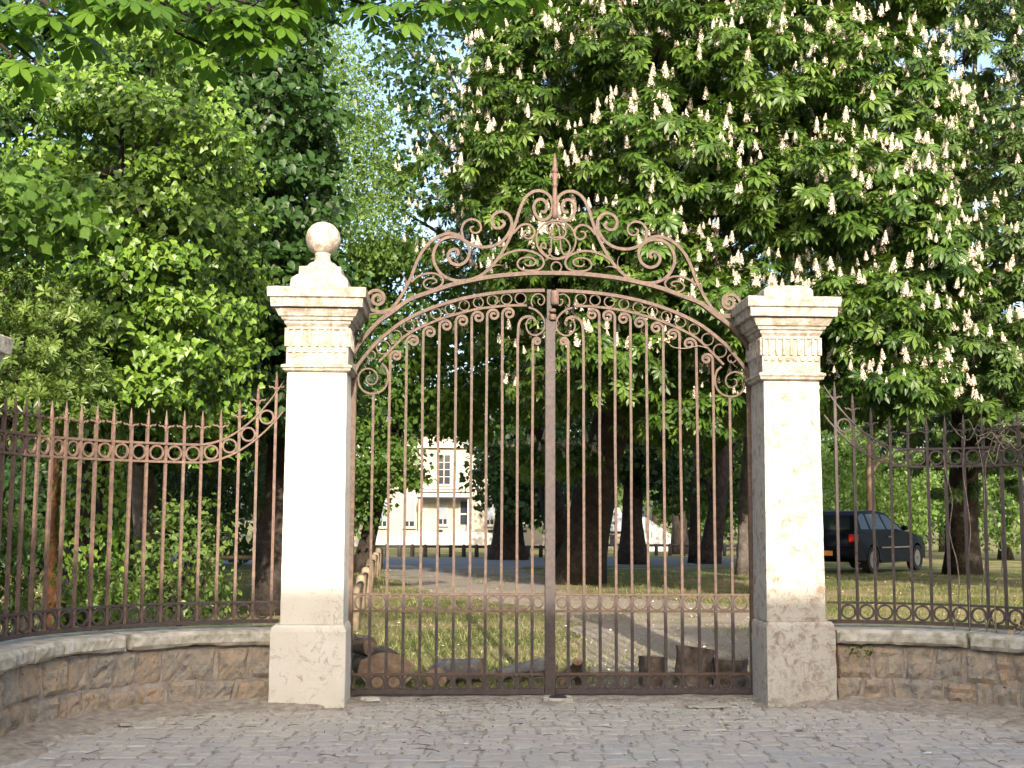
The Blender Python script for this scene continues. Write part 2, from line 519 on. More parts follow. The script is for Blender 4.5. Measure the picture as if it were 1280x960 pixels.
for s in vis:
    c, V, Fc = stone_mesh(s[2], stone_h(s[0], s[1]), .006)
    o = obj('paving_stone', pydata('paving_stone', V, Fc), M_SETT, pave); o.location = (c.x, c.y, .006)
    o.rotation_euler = (random.uniform(-.025, .025), random.uniform(-.025, .025), 0)
V = []; Fc = []
for s in rest:
    c, v, f = stone_mesh(s[2], stone_h(s[0], s[1]), .006)
    off = len(V); V += [(p[0] + c.x, p[1] + c.y, p[2] + .006) for p in v]; Fc += [tuple(i + off for i in q) for q in f]
obj('paving_stone_field', pydata('paving_stone_field', V, Fc), M_SETT, pave, 'stuff')

# soil and dust banked against walls, pillars and under the gate
def soil_strip(name, pts_in, pts_out, h, seed, taper=0):
    rows = []
    for i, (a, b) in enumerate(zip(pts_in, pts_out)):
        r = []
        for k in range(7):
            t = k / 6
            w = (1 + .45 * mnoise.noise(Vector((i * .35, seed, 0)))) * (min(1.0, i / taper) if taper else 1)
            p = a + (b - a) * t * w
            r.append((p.x, p.y, .014 + h * (1 - t) ** 1.3 * (1 + .5 * mnoise.noise(Vector((i * .5, seed + t * 3, 1)))) + (.022 if t < .95 else -.012) * (1 + .8 * mnoise.noise(Vector((p.x * 5, p.y * 5, seed))))))
        rows.append(r)
    return sheet(name, rows, M_SOIL, 'stuff')
for side, nm in ((-1, 0), (1, 5)):
    ss = np.arange(-.62, 4.6, .07)
    soil_strip('soil_bank', [arc(side, s, -.15) for s in ss], [arc(side, s, -.58 if side < 0 else -.72) for s in ss], .05, 3.3 + nm, 9)
us = np.arange(LU + .1, RU - .1, .07)
soil_strip('soil_bank', [gw(u, .25, 0) for u in us], [gw(u, -.42, 0) for u in us], .012, 8.8)

# ------------------------------------------------------------------ stone pillars
def square_loft(name, prof, nseg=7, amp=.004, seed=0.0, chip=.6, rc=.06):
    """prof: list of (z, u0, u1, v0, v1); rounded-square rings joined, roughened by noise"""
    rings = []
    for (z, u0, u1, v0, v1) in prof:
        ring = []
        corners = [(u0, v0), (u1, v0), (u1, v1), (u0, v1)]
        for c in range(4):
            a = corners[c]; b = corners[(c + 1) % 4]
            for k in range(nseg):
                t = k / nseg
                ring.append((a[0] + (b[0] - a[0]) * t, a[1] + (b[1] - a[1]) * t, z))
        rings.append(ring)
    V = []
    for ri, ring in enumerate(rings):
        (z, u0, u1, v0, v1) = prof[ri]
        cu, cv = (u0 + u1) / 2, (v0 + v1) / 2
        for k, p in enumerate(ring):
            n1 = mnoise.noise(Vector((p[0] * 9 + seed, p[1] * 9, p[2] * 9)))
            n2 = mnoise.noise(Vector((p[0] * 31 + seed, p[1] * 31, p[2] * 31)))
            d = amp * (n1 * .7 + n2 * .6)
            corner = k % nseg == 0
            if corner:
                d -= amp * chip * (1.0 + max(0, n2) * 2.5)
            du, dv = p[0] - cu, p[1] - cv
            l = math.hypot(du, dv) or 1
            V.append((p[0] + du / l * d, p[1] + dv / l * d, p[2] + amp * .5 * n2))
    n = 4 * nseg; Fc = []
    for i in range(len(rings) - 1):
        for k in range(n):
            a, b = i * n + k, i * n + (k + 1) % n
            Fc.append((a, b, b + n, a + n))
    for base, rev in ((0, True), ((len(rings) - 1) * n, False)):
        u0, u1, v0, v1 = prof[0 if rev else -1][1:]
        V.append(((u0 + u1) / 2, (v0 + v1) / 2, prof[0 if rev else -1][0])); ci = len(V) - 1
        for k in range(n):
            a, b = base + k, base + (k + 1) % n
            Fc.append((b, a, ci) if rev else (a, b, ci))
    return pydata(name, V, Fc)
def densify(prof, dz=.07):
    out = [prof[0]]
    for p, q in zip(prof, prof[1:]):
        n = max(1, int(abs(q[0] - p[0]) / dz))
        for k in range(1, n + 1):
            t = k / n; out.append(tuple(p[i] + (q[i] - p[i]) * t for i in range(5)))
    return out

VF = -.47                                  # front face of the pillars, in front of the gate plane
def make_pillar(label, ua, ub, pa, pb, zpl, zn0, zn1, zf1, zc1, zs1, zs2, ztop, ball, mats, seed, fr):
    mid = (ua + ub) / 2; w = ub - ua
    root = thing('gate_pillar', label, 'pillar', gw(mid, -.22, 0), ALPHA)
    o0 = Vector((mid, -.22))
    vf, vb = VF + .22, VF + .22 + .52      # local v
    def ring(z, e, f=None):                # square grown by e on every side
        return (z, -w / 2 - e, w / 2 + e, vf - e, vb + e)
    # plinth
    pu0, pu1 = pa - mid, pb - mid
    P = [(0, pu0, pu1, vf - .05, vb + .05), (zpl - .05, pu0, pu1, vf - .05, vb + .05), (zpl - .02, pu0 + .008, pu1 - .008, vf - .043, vb + .043), (zpl, pu0 + .03, pu1 - .02, vf - .025, vb + .02)]
    obj('plinth', square_loft('plinth', densify(P), 8, .007, seed), mats[0], root)
    obj('shaft', square_loft('shaft', densify([ring(zpl + .002, 0), ring(zn0, -.010)]), 7, .0045, seed + 3), mats[1], root)
    obj('necking', square_loft('necking', [ring(zn0 + .001, .002), ring(zn0 + .012, .022), ring(zn0 + .03, .026), ring(zn1 - .03, .038), ring(zn1 - .012, .036), ring(zn1, .004)], 9, .004, seed + 5), mats[2], root)
    e0 = fr
    fz = obj('frieze', square_loft('frieze', densify([ring(zn1 + .001, e0), ring(zf1, e0)], .05), 7, .003, seed + 8), mats[2], root)
    # carved arcade on the frieze: upright fillets, their small heads and guttae
    hf = zf1 - zn1
    nf = 8
    fw = (w + 2 * e0) / nf
    for face in (0, 1, 2):
        for k in range(nf + 1):
            if face == 0:
                cu = -w / 2 - e0 + fw * k
                cu = min(max(cu, -w / 2 - e0 + .012), w / 2 + e0 - .012)
                m = box_mesh('fillet', cu - .011, cu + .011, vf - e0 - .016, vf - e0 + .004, zn1 + hf * .46, zf1 - .012, .004)
            else:
                sg = -1 if face == 1 else 1
                cv = vf - e0 + (vb - vf + 2 * e0) / nf * k
                cv = min(max(cv, vf - e0 + .012), vb + e0 - .012)
                su = sg * (w / 2 + e0)
                m = box_mesh('fillet', min(su - .004 * sg, su + .016 * sg), max(su - .004 * sg, su + .016 * sg), cv - .011, cv + .011, zn1 + hf * .46, zf1 - .012, .004)
            obj('fillet', m, mats[2], fz)
    for k in range(nf):
        cu = -w / 2 - e0 + fw * (k + .5)
        obj('guttae', box_mesh('guttae', cu - .018, cu + .018, vf - e0 - .012, vf - e0 + .004, zn1 + hf * .30, zn1 + hf * .40, .004), mats[2], fz)
        obj('arch_head', box_mesh('arch_head', cu - fw / 2 + .0115, cu + fw / 2 - .0115, vf - e0 - .013, vf - e0 + .004, zf1 - .028, zf1 - .008, .004), mats[2], fz)
    # bed mould and corona
    h = zc1 - zf1
    obj('bed_mould', square_loft('bed_mould', [ring(zf1 + .001, .0), ring(zf1 + h * .16, .018), ring(zf1 + h * .3, .020), ring(zf1 + h * .34, .036), ring(zf1 + h * .5, .046), ring(zf1 + h * .54, .06), ring(zf1 + h * .9, .085), ring(zc1, .088)], 9, .0045, seed + 9), mats[2], root)
    obj('cornice', square_loft('cornice', [ring(zc1 + .001, .118), ring(zs1 - .004, .122), ring(zs1, .128), ring(zs1 + .006, .142), ring(zs2 - .012, .148), ring(zs2, .14)], 10, .004, seed + 12), mats[2], root)
    e = -.012 if ball else -.03
    obj('cap_block', square_loft('cap_block', densify([ring(zs2 + .001, e), ring(zs2 + (ztop - zs2) * .6, e - .004), ring(zs2 + (ztop - zs2) * .75, e - .014), ring(ztop, e - (.05 if ball else .075))], .03), 9, .007, seed + 15), mats[2], root)
    if ball:
        (zb0, zb1, zb2, rb, zc) = ball
        obj('finial_step', square_loft('finial_step', [ring(ztop + .001, -.075), ring(zb0 - .006, -.078), ring(zb0, -.088)], 8, .004, seed + 18), mats[2], root)
        N = 28; prof = [(.17, zb0 - .002), (.165, zb0 + .01), (.135, zb0 + .025), (.105, zb0 + .055), (.08, zb1 - .02), (.066, zb1 + .005), (.062, zb2 - .02), (.07, zb2)]
        V = []; Fc = []
        for (r, z) in prof:
            for k in range(N):
                a = 2 * math.pi * k / N
                V.append((r * math.cos(a), (vf + vb) / 2 + r * math.sin(a), z))
        for i in range(len(prof) - 1):
            for k in range(N):
                a, b = i * N + k, i * N + (k + 1) % N
                Fc.append((a, b, b + N, a + N))
        Fc.append(tuple((len(prof) - 1) * N + k for k in range(N)))
        obj('finial_neck', pydata('finial_neck', V, Fc, True), mats[2], root)
        bm = bmesh.new(); bmesh.ops.create_icosphere(bm, subdivisions=4, radius=rb)
        for v in bm.verts:
            d = v.co.normalized()
            v.co = d * (rb + .004 * mnoise.noise(d * 3.5)) + Vector((0, (vf + vb) / 2, zc))
        for f in bm.faces: f.smooth = True
        obj('finial_ball', bm, mats[3], root)
    return root
vp = VF
def gu(px, py): return gp(px, py, vp)[0]
def gzv(px, py): return gp(px, py, vp)[1]
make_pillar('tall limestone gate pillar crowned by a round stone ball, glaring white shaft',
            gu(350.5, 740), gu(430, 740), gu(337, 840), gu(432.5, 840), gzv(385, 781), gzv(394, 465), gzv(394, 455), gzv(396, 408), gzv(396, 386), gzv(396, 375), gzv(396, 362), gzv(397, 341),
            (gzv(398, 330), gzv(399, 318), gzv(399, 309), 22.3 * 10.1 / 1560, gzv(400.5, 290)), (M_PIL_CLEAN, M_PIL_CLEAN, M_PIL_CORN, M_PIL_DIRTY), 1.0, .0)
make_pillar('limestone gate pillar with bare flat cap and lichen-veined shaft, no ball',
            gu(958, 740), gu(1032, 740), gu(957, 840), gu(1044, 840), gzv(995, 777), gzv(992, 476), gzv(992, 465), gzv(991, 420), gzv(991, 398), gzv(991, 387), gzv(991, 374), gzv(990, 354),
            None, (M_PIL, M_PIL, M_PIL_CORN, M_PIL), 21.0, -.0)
# a further pillar ends the railing towards the street; only its cap edge enters the view
pp = Vector((-3.60, 7.78, 0))
def small_pillar(loc, label):
    root = thing('end_pillar', label, 'pillar', loc)
    def R(z, h): return (z, -h, h, -h, h)
    obj('plinth', square_loft('plinth', densify([R(0, .30), R(.66, .30), R(.70, .27)]), 7, .006, 40), M_PIL, root)
    obj('shaft', square_loft('shaft', densify([R(.701, .25), R(2.43, .245)]), 7, .005, 41), M_PIL, root)
    obj('bed_mould', square_loft('bed_mould', [R(2.431, .245), R(2.47, .27), R(2.53, .29), R(2.55, .29)], 8, .004, 42), M_PIL_DIRTY, root)
    obj('cornice', square_loft('cornice', [R(2.551, .325), R(2.65, .335), R(2.662, .32), R(2.70, .2)], 8, .006, 43), M_PIL_DIRTY, root)
small_pillar(pp, 'shorter stone pillar ending the railing by the evergreen shrub')

# ------------------------------------------------------------------ low curved walls
def curved_block(name, side, s0, s1, z0, z1, off0, off1, amp, seed, ns=None, nz=3, bev=.015):
    """a stone following the arc between s0..s1; off0 is the street face, off1 the garden face"""
    ns = ns or max(4, int((s1 - s0) / .032)); V = []; Fc = []
    ctr = arc(side, (s0 + s1) / 2, (off0 + off1) / 2)
    ang = arc_ang(side, (s0 + s1) / 2)
    ci, si = math.cos(-ang), math.sin(-ang)
    loop = []
    for k in range(nz + 1): loop.append((off0, k / nz))
    loop.append((off1, 1.0)); loop.append((off1, 0.0))
    L = len(loop)
    for i in range(ns + 1):
        t = i / ns; s = s0 + (s1 - s0) * t
        for j, (o_, tz) in enumerate(loop):
            z = z0 + (z1 - z0) * tz
            edge = (i in (0, ns)) or tz in (0.0, 1.0)
            o2 = o_; z2 = z; s2 = s
            if amp > .03:
                sl0 = .09 * mnoise.noise(Vector((s0 * 7.3, 5.5 + (z0 > .1) * 9, 1))); sl1 = .09 * mnoise.noise(Vector((s1 * 7.3, 5.5 + (z0 > .1) * 9, 1)))
                s2 += (sl0 + (sl1 - sl0) * t) * (tz - .5)
            if o_ == off0:
                p = Vector((s * 4 + seed, z * 6, seed * 1.7))
                o2 = o_ - amp * (.30 + .8 * mnoise.noise(p) + .6 * mnoise.noise(p * 2.7) + .45 * mnoise.noise(p * 6.5))
                if edge: o2 = o_ + bev * .8
                if tz in (0.0, 1.0): z2 += amp * .55 * (mnoise.noise(Vector((s * 5 + seed, z * 3, 2.2))) + .7 * mnoise.noise(Vector((s * 17 + seed, z * 3, 7.2)))) + (bev * .3 if tz == 0 else -bev * .3)
                if i == 0: s2 += amp * .5 * (1 + mnoise.noise(Vector((z * 9, seed, 0))))
                if i == ns: s2 -= amp * .5 * (1 + mnoise.noise(Vector((z * 9, seed, 5))))
            p = arc(side, s2, o2); q = p - ctr
            V.append((q.x * ci - q.y * si, q.x * si + q.y * ci, z2))
    for i in range(ns):
        for j in range(L):
            a, b = i * L + j, i * L + (j + 1) % L
            Fc.append((a, b, b + L, a + L) if side > 0 else (b, a, a + L, b + L))
    Fc.append(tuple(range(L)) if side < 0 else tuple(range(L - 1, -1, -1)))
    e = ns * L
    Fc.append(tuple(e + k for k in range(L - 1, -1, -1)) if side < 0 else tuple(e + k for k in range(L)))
    return pydata(name, V, Fc), ctr, ang
Z_COP0 = gp(300, 806, -.42)[1]; Z_COP1 = Z_COP0 + .125
def make_wall(side, label, joints, copj):
    base = arc(side, 0.9, 0)
    root = thing('low_wall', label, 'wall', (base.x, base.y, 0))
    def put(name, mco, mat):
        me, c, a = mco
        o = obj(name, me, mat, root); o.location = (c.x - base.x, c.y - base.y, 0); o.rotation_euler = (0, 0, a)
        return o
    put('mortar_core', curved_block('mortar_core', side, .05, 3.5, 0, Z_COP0 - .002, -.165, .17, .004, 2, 44, 2, 0), M_MORTAR)
    zs = [0.0, Z_COP0 * .47, Z_COP0 - .012]
    for c in range(2):
        for a, b in zip(joints[c], joints[c][1:]):
            zj = random.uniform(-.03, .03)
            z0 = zs[c] + .003; z1 = zs[c + 1] - .003 + (zj if c == 0 else 0)
            put('wall_stone', curved_block('wall_stone', side, a, b, z0, z1, -.182, -.10, .036, random.uniform(0, 99), None, 6, .010), M_RUBBLE)
    for a, b in zip(copj, copj[1:]):
        put('coping_slab', curved_block('coping_slab', side, a + .005, b - .005, Z_COP0, Z_COP1 + random.uniform(-.004, .004), -.235, .215, .020, random.uniform(0, 99), None, 4, .020), M_COPING)
    return root
make_wall(-1, 'curved low stone wall with mossy coping beside the ball-topped pillar', [[.02, .36, .66, .95, 1.20, 1.48, 1.75, 2.0, 2.35, 2.7, 3.1], [.02, .24, .52, .98, 1.22, 1.42, 1.68, 1.9, 2.2, 2.55, 2.9, 3.2]], [.0, 1.33, 2.42, 3.5])
make_wall(1, 'curved low stone wall with weed sprouting under its coping', [[.02, .24, .50, .96, 1.2, 1.34, 1.62, 1.95, 2.3, 2.7, 3.1], [.02, .34, .62, .86, 1.13, 1.40, 1.8, 2.1, 2.5, 2.9, 3.3]], [.0, 1.18, 2.25, 3.4])

# ------------------------------------------------------------------ curved railings
RING_M = {}
def ring_mesh(mat):
    if mat.name not in RING_M:
        RING_M[mat.name] = torus_mesh('ring', .055, .0075, .010, 22)
    return RING_M[mat.name]
def finial_mesh():
    V = []; Fc = []
    prof = [(.011, -.02), (.013, .0), (.016, .012), (.012, .02), (.0145, .035), (.014, .05), (.0115, .085), (.002, .155)]
    N = 8
    for r, z in prof:
        for k in range(N):
            a = 2 * math.pi * k / N; V.append((r * math.cos(a), r * math.sin(a), z))
    for i in range(len(prof) - 1):
        for k in range(N):
            a, b = i * N + k, i * N + (k + 1) % N; Fc.append((a, b, b + N, a + N))
    for sg in (-1, 1):                      # two little curled leaves
        pts = [(0, .0), (sg * .018, .016), (sg * .036, .026), (sg * .054, .022), (sg * .060, .036)]
        m = ribbon('x', catmull([Vector(p) for p in pts], 3), .015, .016, .5)
        off = len(V); V += [tuple(v.co) for v in m.vertices]; Fc += [tuple(i + off for i in p.vertices) for p in m.polygons]
        bpy.data.meshes.remove(m)
    return pydata('finial', V, Fc)
FIN_M = {}
def fin_mesh(mat):
    if mat.name not in FIN_M: FIN_M[mat.name] = finial_mesh()
    return FIN_M[mat.name]
vF = -.22
zb0 = gp(300, 778, vF)[1]; zb1 = gp(300, 751, vF)[1]
ztop_r = gp(215, 557, vF)[1]; zlow_r = gp(215, 579, vF)[1]
ztip = gp(228, 516, vF)[1]
def rise(s):                              # the rails sweep up to the pillar
    t = max(0.0, (.72 - s) / .72)
    return .56 * t ** 2.1
def rise_low(s):
    t = max(0.0, (.72 - s) / .72)
    return .45 * t ** 2.1
def rail_mesh(side, sa, sb, zfun, h, d, base, n=60):
    V = []; Fc = []
    for i in range(n + 1):
        s = sa + (sb - sa) * i / n; z = zfun(s)
        for (o_, dz) in ((-d / 2, -h / 2), (-d / 2, h / 2), (d / 2, h / 2), (d / 2, -h / 2)):
            p = arc(side, s, o_); V.append((p.x - base.x, p.y - base.y, z + dz))
    for i in range(n):
        for k in range(4):
            a, b = i * 4 + k, i * 4 + (k + 1) % 4; Fc.append((a, b, b + 4, a + 4))
    Fc.append((3, 2, 1, 0)); Fc.append(tuple(n * 4 + k for k in range(4)))
    return pydata('rail', V, Fc)
def make_railing(side, label, s_first, step, smax, mat, mat_low):
    base = arc(side, .9, 0)
    root = thing('railing', label, 'railing', (base.x, base.y, Z_COP1))
    b3 = Vector((base.x, base.y, Z_COP1))
    bz = Vector((base.x, base.y, 0))
    def rail(nm, sa, f, h, d, m, n=60):
        o = obj(nm, rail_mesh(side, sa, smax + .06, f, h, d, bz, n), m, root); o.location = (0, 0, -Z_COP1); return o
    rail('top_rail', .012, lambda s: ztop_r + rise(s), .018, .030, mat)
    rail('lower_top_rail', .012, lambda s: zlow_r + rise_low(s), .018, .030, mat)
    rail('band_rail', .012, lambda s: zb1 - .008, .018, .030, mat_low)
    rail('bottom_rail', .012, lambda s: zb0 + .010, .030, .034, mat_low)
    s = s_first; k = 0
    sl = []
    while s < smax:
        sl.append(s); s += step
    for k, s in enumerate(sl):
        p = arc(side, s, 0); a = arc_ang(side, s)
        zt = max(ztip - .15, ztop_r + rise(s) + .10) + random.uniform(-.006, .006)
        if k == 0 : zt = ztop_r + rise(s) + .02
        w = .0112
        o = obj('bar', box_mesh('bar', -w, w, -w, w, zb0, zt), mat, root)
        o.location = (p.x - base.x, p.y - base.y, -Z_COP1); o.rotation_euler = (random.uniform(-.004, .004), random.uniform(-.003, .003), a)
        o = obj('finial', fin_mesh(mat), mat, root); o.location = (p.x - base.x, p.y - base.y, zt - Z_COP1); o.rotation_euler = (0, 0, a)
        if s + step < smax:
            for zc, sc in (((zb0 + .025 + zb1 - .017) / 2, 1.0), (None, 1.0)):
                sm = s + step / 2; p = arc(side, sm, 0)
                if zc is None:
                    zc = (ztop_r + rise(sm) + zlow_r + rise_low(sm)) / 2
                mm = mat if zc > 1 else mat_low
                o = obj('ring', ring_mesh(mm), mm, root); o.location = (p.x - base.x, p.y - base.y, zc - Z_COP1); o.rotation_euler = (0, 0, arc_ang(side, sm))
                if zc < 1: o.scale = (1.02, 1, 1.02)
                else: o.scale = (.98, 1, .98)
    return root
for m_ in (M_IRON_F,):
    pass
make_railing(-1, 'red-brown spiked iron railing with ring bands, below the ivy-clad tree', .075, .1465, 2.85, M_IRON_F, M_IRON_D)
make_railing(1, 'dark spiked iron railing with ring bands and dead vine, before parked car', .105, .1465, 2.75, M_IRON_D, M_IRON_D)  # darker iron carries part of this railing's shade in its colour

# ------------------------------------------------------------------ the gate
def z12(X, Y): return gp(640 + X / 12, 350 + Y / 12)
def z5(X, Y): return gp(420 + X / 4.5714, 360 + Y / 4.5714)
def z1(X, Y): return gp(420 + X / 4.5714, 180 + Y / 4.5714)
UC = gp(687.5, 620)[0]
HL = UC - gp(444, 620)[0]                  # mullion centre to inner edge of the left post
HR = gp(934.5, 620)[0] - UC
class Curve2:
    def __init__(s, pts): 
        s.p = sorted([(p[0], p[1]) for p in pts])
        s.c = catmull([Vector(p) for p in s.p], 8)
    def z(s, a):
        c = s.c
        if a <= c[0][0]: return c[0][1]
        for p, q in zip(c, c[1:]):
            if p[0] <= a <= q[0]: return p[1] + (q[1] - p[1]) * (a - p[0]) / max(1e-9, q[0] - p[0])
        return c[-1][1]
def A(pts): return [(UC - p[0], p[1]) for p in pts]      # distance outwards from the mullion
leaf_arch = A([z5(*p) for p in [(108, 480), (128, 440), (170, 385), (230, 315), (290, 262), (360, 208), (430, 167), (515, 128), (600, 97), (700, 68), (800, 47), (900, 31), (1000, 22), (1100, 17), (1205, 15)]])
third = A([z5(*p) for p in [(248, 420), (300, 368), (350, 317), (400, 272), (470, 232), (550, 197), (620, 170), (700, 147), (780, 127), (850, 115), (930, 106), (1000, 101), (1090, 100)]])
C_ARCH = Curve2(leaf_arch); C_THIRD = Curve2(third)
Z_BAND0, Z_BAND1 = gp(560, 764)[1], gp(560, 743)[1]
Z_BOT = gp(640, 867.5)[1]; Z_BOT1 = gp(640, 861)[1]; Z_BB = gp(640, 843)[1]
bars_px = [464.8, 485.5, 506, 526.8, 547.3, 568, 588, 607.5, 626.9, 646.4, 665.5]
bar_a = [UC - gp(x, 620)[0] for x in bars_px]
def spiral(cx, cz, r, turns, sgn, a0, rin=.22, n=40):
    """starts at angle a0 (radians) on radius r and winds inwards"""
    out = []
    for i in range(n + 1):
        t = i / n
        rr = r * (1 - (1 - rin) * t ** .85); an = a0 + sgn * 2 * math.pi * turns * t
        out.append((cx + rr * math.cos(an), cz + rr * math.sin(an)))
    return out
def make_leaf(side, label):
    k = 1.0 if side < 0 else HR / HL
    hinge = UC + side * (HL * k + .03)
    root = thing('gate_leaf', label, 'gate', gw(hinge, 0, 0), ALPHA)
    def X(a): return UC + side * a * k - hinge
    def P(pts): return [(X(a), z) for a, z in pts]
    def rib(name, pts, w, d, taper=0.0, v0=0.0, mat=M_IRON):
        return obj(name, ribbon(name, P(pts), w, d, taper, v0), mat, root)
    ae = HL
    # frame members
    rib('arched_top_rail', [(p[0], p[1]) for p in C_ARCH.c if p[0] > .04], .028, .045)
    box('hinge_stile', root, M_IRON, min(X(ae + .004), X(ae + .052)), max(X(ae + .004), X(ae + .052)), -.022, .022, .035, C_ARCH.z(ae) + .02, .003)
    lo, hi = sorted((X(.046), X(ae + .003)))
    bt = obj('bottom_rail', box_mesh('bottom_rail', lo, hi, -.02, .02, Z_BOT, Z_BOT1, .003), M_IRON_D, root)
    box('band_rail', root, M_IRON, lo, hi, -.0165, .0165, Z_BB - .009, Z_BB + .012, .002)
    box('band_rail', root, M_IRON, lo, hi, -.0165, .0165, Z_BAND0 - .009, Z_BAND0 + .009, .002)
    box('band_rail', root, M_IRON, lo, hi, -.0165, .0165, Z_BAND1 - .009, Z_BAND1 + .009, .002)
    # lower hinge shoe
    V = [(X(ae + .052), -.02, .03), (X(ae - .09), -.02, Z_BOT + .0), (X(ae + .052), -.02, Z_BOT)]
    V += [(x, .02, z) for x, _, z in V]
    obj('hinge_shoe', pydata('hinge_shoe', V, [(0, 1, 2), (5, 4, 3), (0, 3, 4, 1), (1, 4, 5, 2), (2, 5, 3, 0)]), M_IRON_D, root)
    # third rail running into scrolls at both ends
    left_end = [z5(*p) for p in [(262, 432), (288, 460), (298, 510), (286, 560), (255, 592), (205, 604), (160, 590), (134, 555), (128, 515), (142, 480), (172, 462), (206, 466), (232, 490), (237, 522), (220, 548), (192, 550), (175, 532), (177, 510), (192, 500)]]
    right_end = [z12(*p) for p in [(250, 412), (340, 445), (420, 510), (475, 590), (492, 670), (470, 750), (420, 805), (345, 832), (275, 810), (225, 750), (212, 670), (240, 600), (295, 575), (345, 600), (358, 650), (330, 685)]]
    rib('curved_rail', [tuple(p) for p in C_THIRD.c], .020, .030)
    rib('scroll', [tuple(p) for p in catmull([Vector(p) for p in A(left_end)], 5)], .018, .028, .45, .001)
    rib('scroll', [tuple(p) for p in catmull([Vector(p) for p in A(right_end)], 5)], .018, .028, .45, .001)
    cs = [z12(*p) for p in [(310, 402), (288, 330), (310, 255), (370, 212), (440, 222), (482, 270), (482, 330), (440, 378), (395, 352), (392, 300), (428, 288)]]
    rib('scroll', [tuple(p) for p in catmull([Vector(p) for p in A(cs)], 5)], .012, .024, .3)
    # small tendril between the arch and the outer scroll
    td = [z5(*p) for p in [(210, 392), (190, 420), (168, 436)]]
    rib('tendril', [tuple(p) for p in catmull([Vector(p) for p in A(td)], 5)], .008, .014, .8)
    # rings between the two arched rails
    a = .255; stp = .1195
    while a < ae - .06:
        zt, zl = C_ARCH.z(a) - .014, C_THIRD.z(a) + .010
        # perpendicular gap
        sl = (C_ARCH.z(a + .02) - C_ARCH.z(a - .02)) / .04
        gap = (zt - zl) / math.sqrt(1 + sl * sl)
        R = max(.035, min(.056, gap / 2 - .003))
        m = torus_mesh('ring', R, .0048, .010, 24)
        o = obj('ring', m, M_IRON, root); o.location = (X(a), 0, (zt + zl) / 2)
        a += stp / math.sqrt(1 + sl * sl) * (1 + .12 * abs(sl))
    # bars
    bw = .0215
    for i, ab in enumerate(bar_a):
        zlo = Z_BOT1
        r = .058
        if i == 0:
            ztop = A(left_end)[5][1]
            pts = [(ab, Z_BAND1), (ab, ztop)]
        elif i == 9:
            tp = A([z12(*p) for p in [(92, 780), (98, 690), (125, 610), (180, 562), (255, 548), (318, 572), (345, 620)]])
            pts = [(ab, Z_BAND1)] + [tuple(p) for p in catmull([Vector((ab, tp[0][1] - .1))] + [Vector(p) for p in tp], 6)]
        else:
            if i == 10:
                r = .036; zc = gp(676, 427)[1]
            else:
                r = .056 if i > 1 else .05
                zc = C_THIRD.z(ab - r * .6) - .012 - r
                zc = min(zc, C_THIRD.z(ab) - .012 - r * .75)
            sp = spiral(ab - r, zc, r, 1.45, 1, 0.0, .2)      # winds towards the mullion (decreasing a)
            bj = [(ab + random.uniform(-.0035, .0035), Z_BAND1 + (zc - Z_BAND1) * f_) for f_ in (.3, .55, .8)]
            pts = [(ab, Z_BAND1)] + bj + [(ab, zc - .02)] + sp
        obj('bar', ribbon('bar', P(pts), bw, .0215, 0.0), M_IRON, root)
        w = .0122
        box('bar_foot', root, M_IRON_D, X(ab) - w, X(ab) + w, -.0125, .0125, zlo - .002, Z_BAND1 - .009, .0015)  # lower bars in darker iron, shade below the band painted in
    # ring bands
    edges = [ae + .0] + bar_a + [.046]
    for i in range(len(edges) - 1):
        e0, e1 = edges[i], edges[i + 1]
        w = abs(e0 - e1) * k
        mid = (e0 + e1) / 2
        R1 = min((Z_BAND1 - Z_BAND0) / 2 - .011, w / 2 - .012)
        o = obj('ring', torus_mesh('ring', R1, .0065, .011, 22), M_IRON, root); o.location = (X(mid), 0, (Z_BAND0 + Z_BAND1) / 2)
        R2 = min((Z_BB - Z_BOT1) / 2 - .004, w / 2 - .011)
        o = obj('ring', torus_mesh('ring', R2, .0075, .011, 22), M_IRON_D, root); o.location = (X(mid), 0, (Z_BOT1 + Z_BB - .009) / 2)
    return root, X
leafL, XL = make_leaf(-1, 'rusty iron gate leaf hinged on the ball-topped pillar')
leafR, XR = make_leaf(1, 'rusty iron gate leaf with dried blossom caught in its scrolls')
# central meeting stile belongs to the right leaf and carries the latch boss
zt = C_ARCH.z(.1)
box('meeting_stile', leafR, M_IRON_D, UC - .043 - (UC + HR + .03), UC + .043 - (UC + HR + .03), -.030, .030, .045, gp(687, 400)[1], .004)
cxm = UC - (UC + HR + .03)
box('latch_post', leafR, M_IRON_D, cxm - .030, cxm + .012, -.022, .022, gp(687, 400)[1], zt + .01, .003)
def lathe(name, prof, loc, mat, parent, N=16):
    V = []; Fc = []
    for r, z in prof:
        for k in range(N):
            a = 2 * math.pi * k / N; V.append((r * math.cos(a), r * math.sin(a), z))
    for i in range(len(prof) - 1):
        for k in range(N):
            a, b = i * N + k, i * N + (k + 1) % N; Fc.append((a, b, b + N, a + N))
    Fc.append(tuple(range(N - 1, -1, -1))); Fc.append(tuple((len(prof) - 1) * N + k for k in range(N)))
    o = obj(name, pydata(name, V, Fc, True), mat, parent); o.location = loc
    return o
zc0 = gp(693, 382)[1]; zc1_ = gp(693, 364)[1]
lathe('latch_barrel', [(.030, 0), (.036, .012), (.036, zc1_ - zc0 - .015), (.032, zc1_ - zc0)], (cxm + .038, -.026, zc0), M_IRON_F, leafR)
lathe('latch_knuckle', [(.025, 0), (.029, .006), (.029, .022), (.025, .028)], (cxm + .020, -.03, gp(693, 391)[1]), M_IRON_F, leafR)
lathe('latch_knuckle', [(.028, 0), (.032, .008), (.032, .042), (.028, .05)], (cxm + .020, -.03, gp(693, 401)[1]), M_IRON_F, leafR)

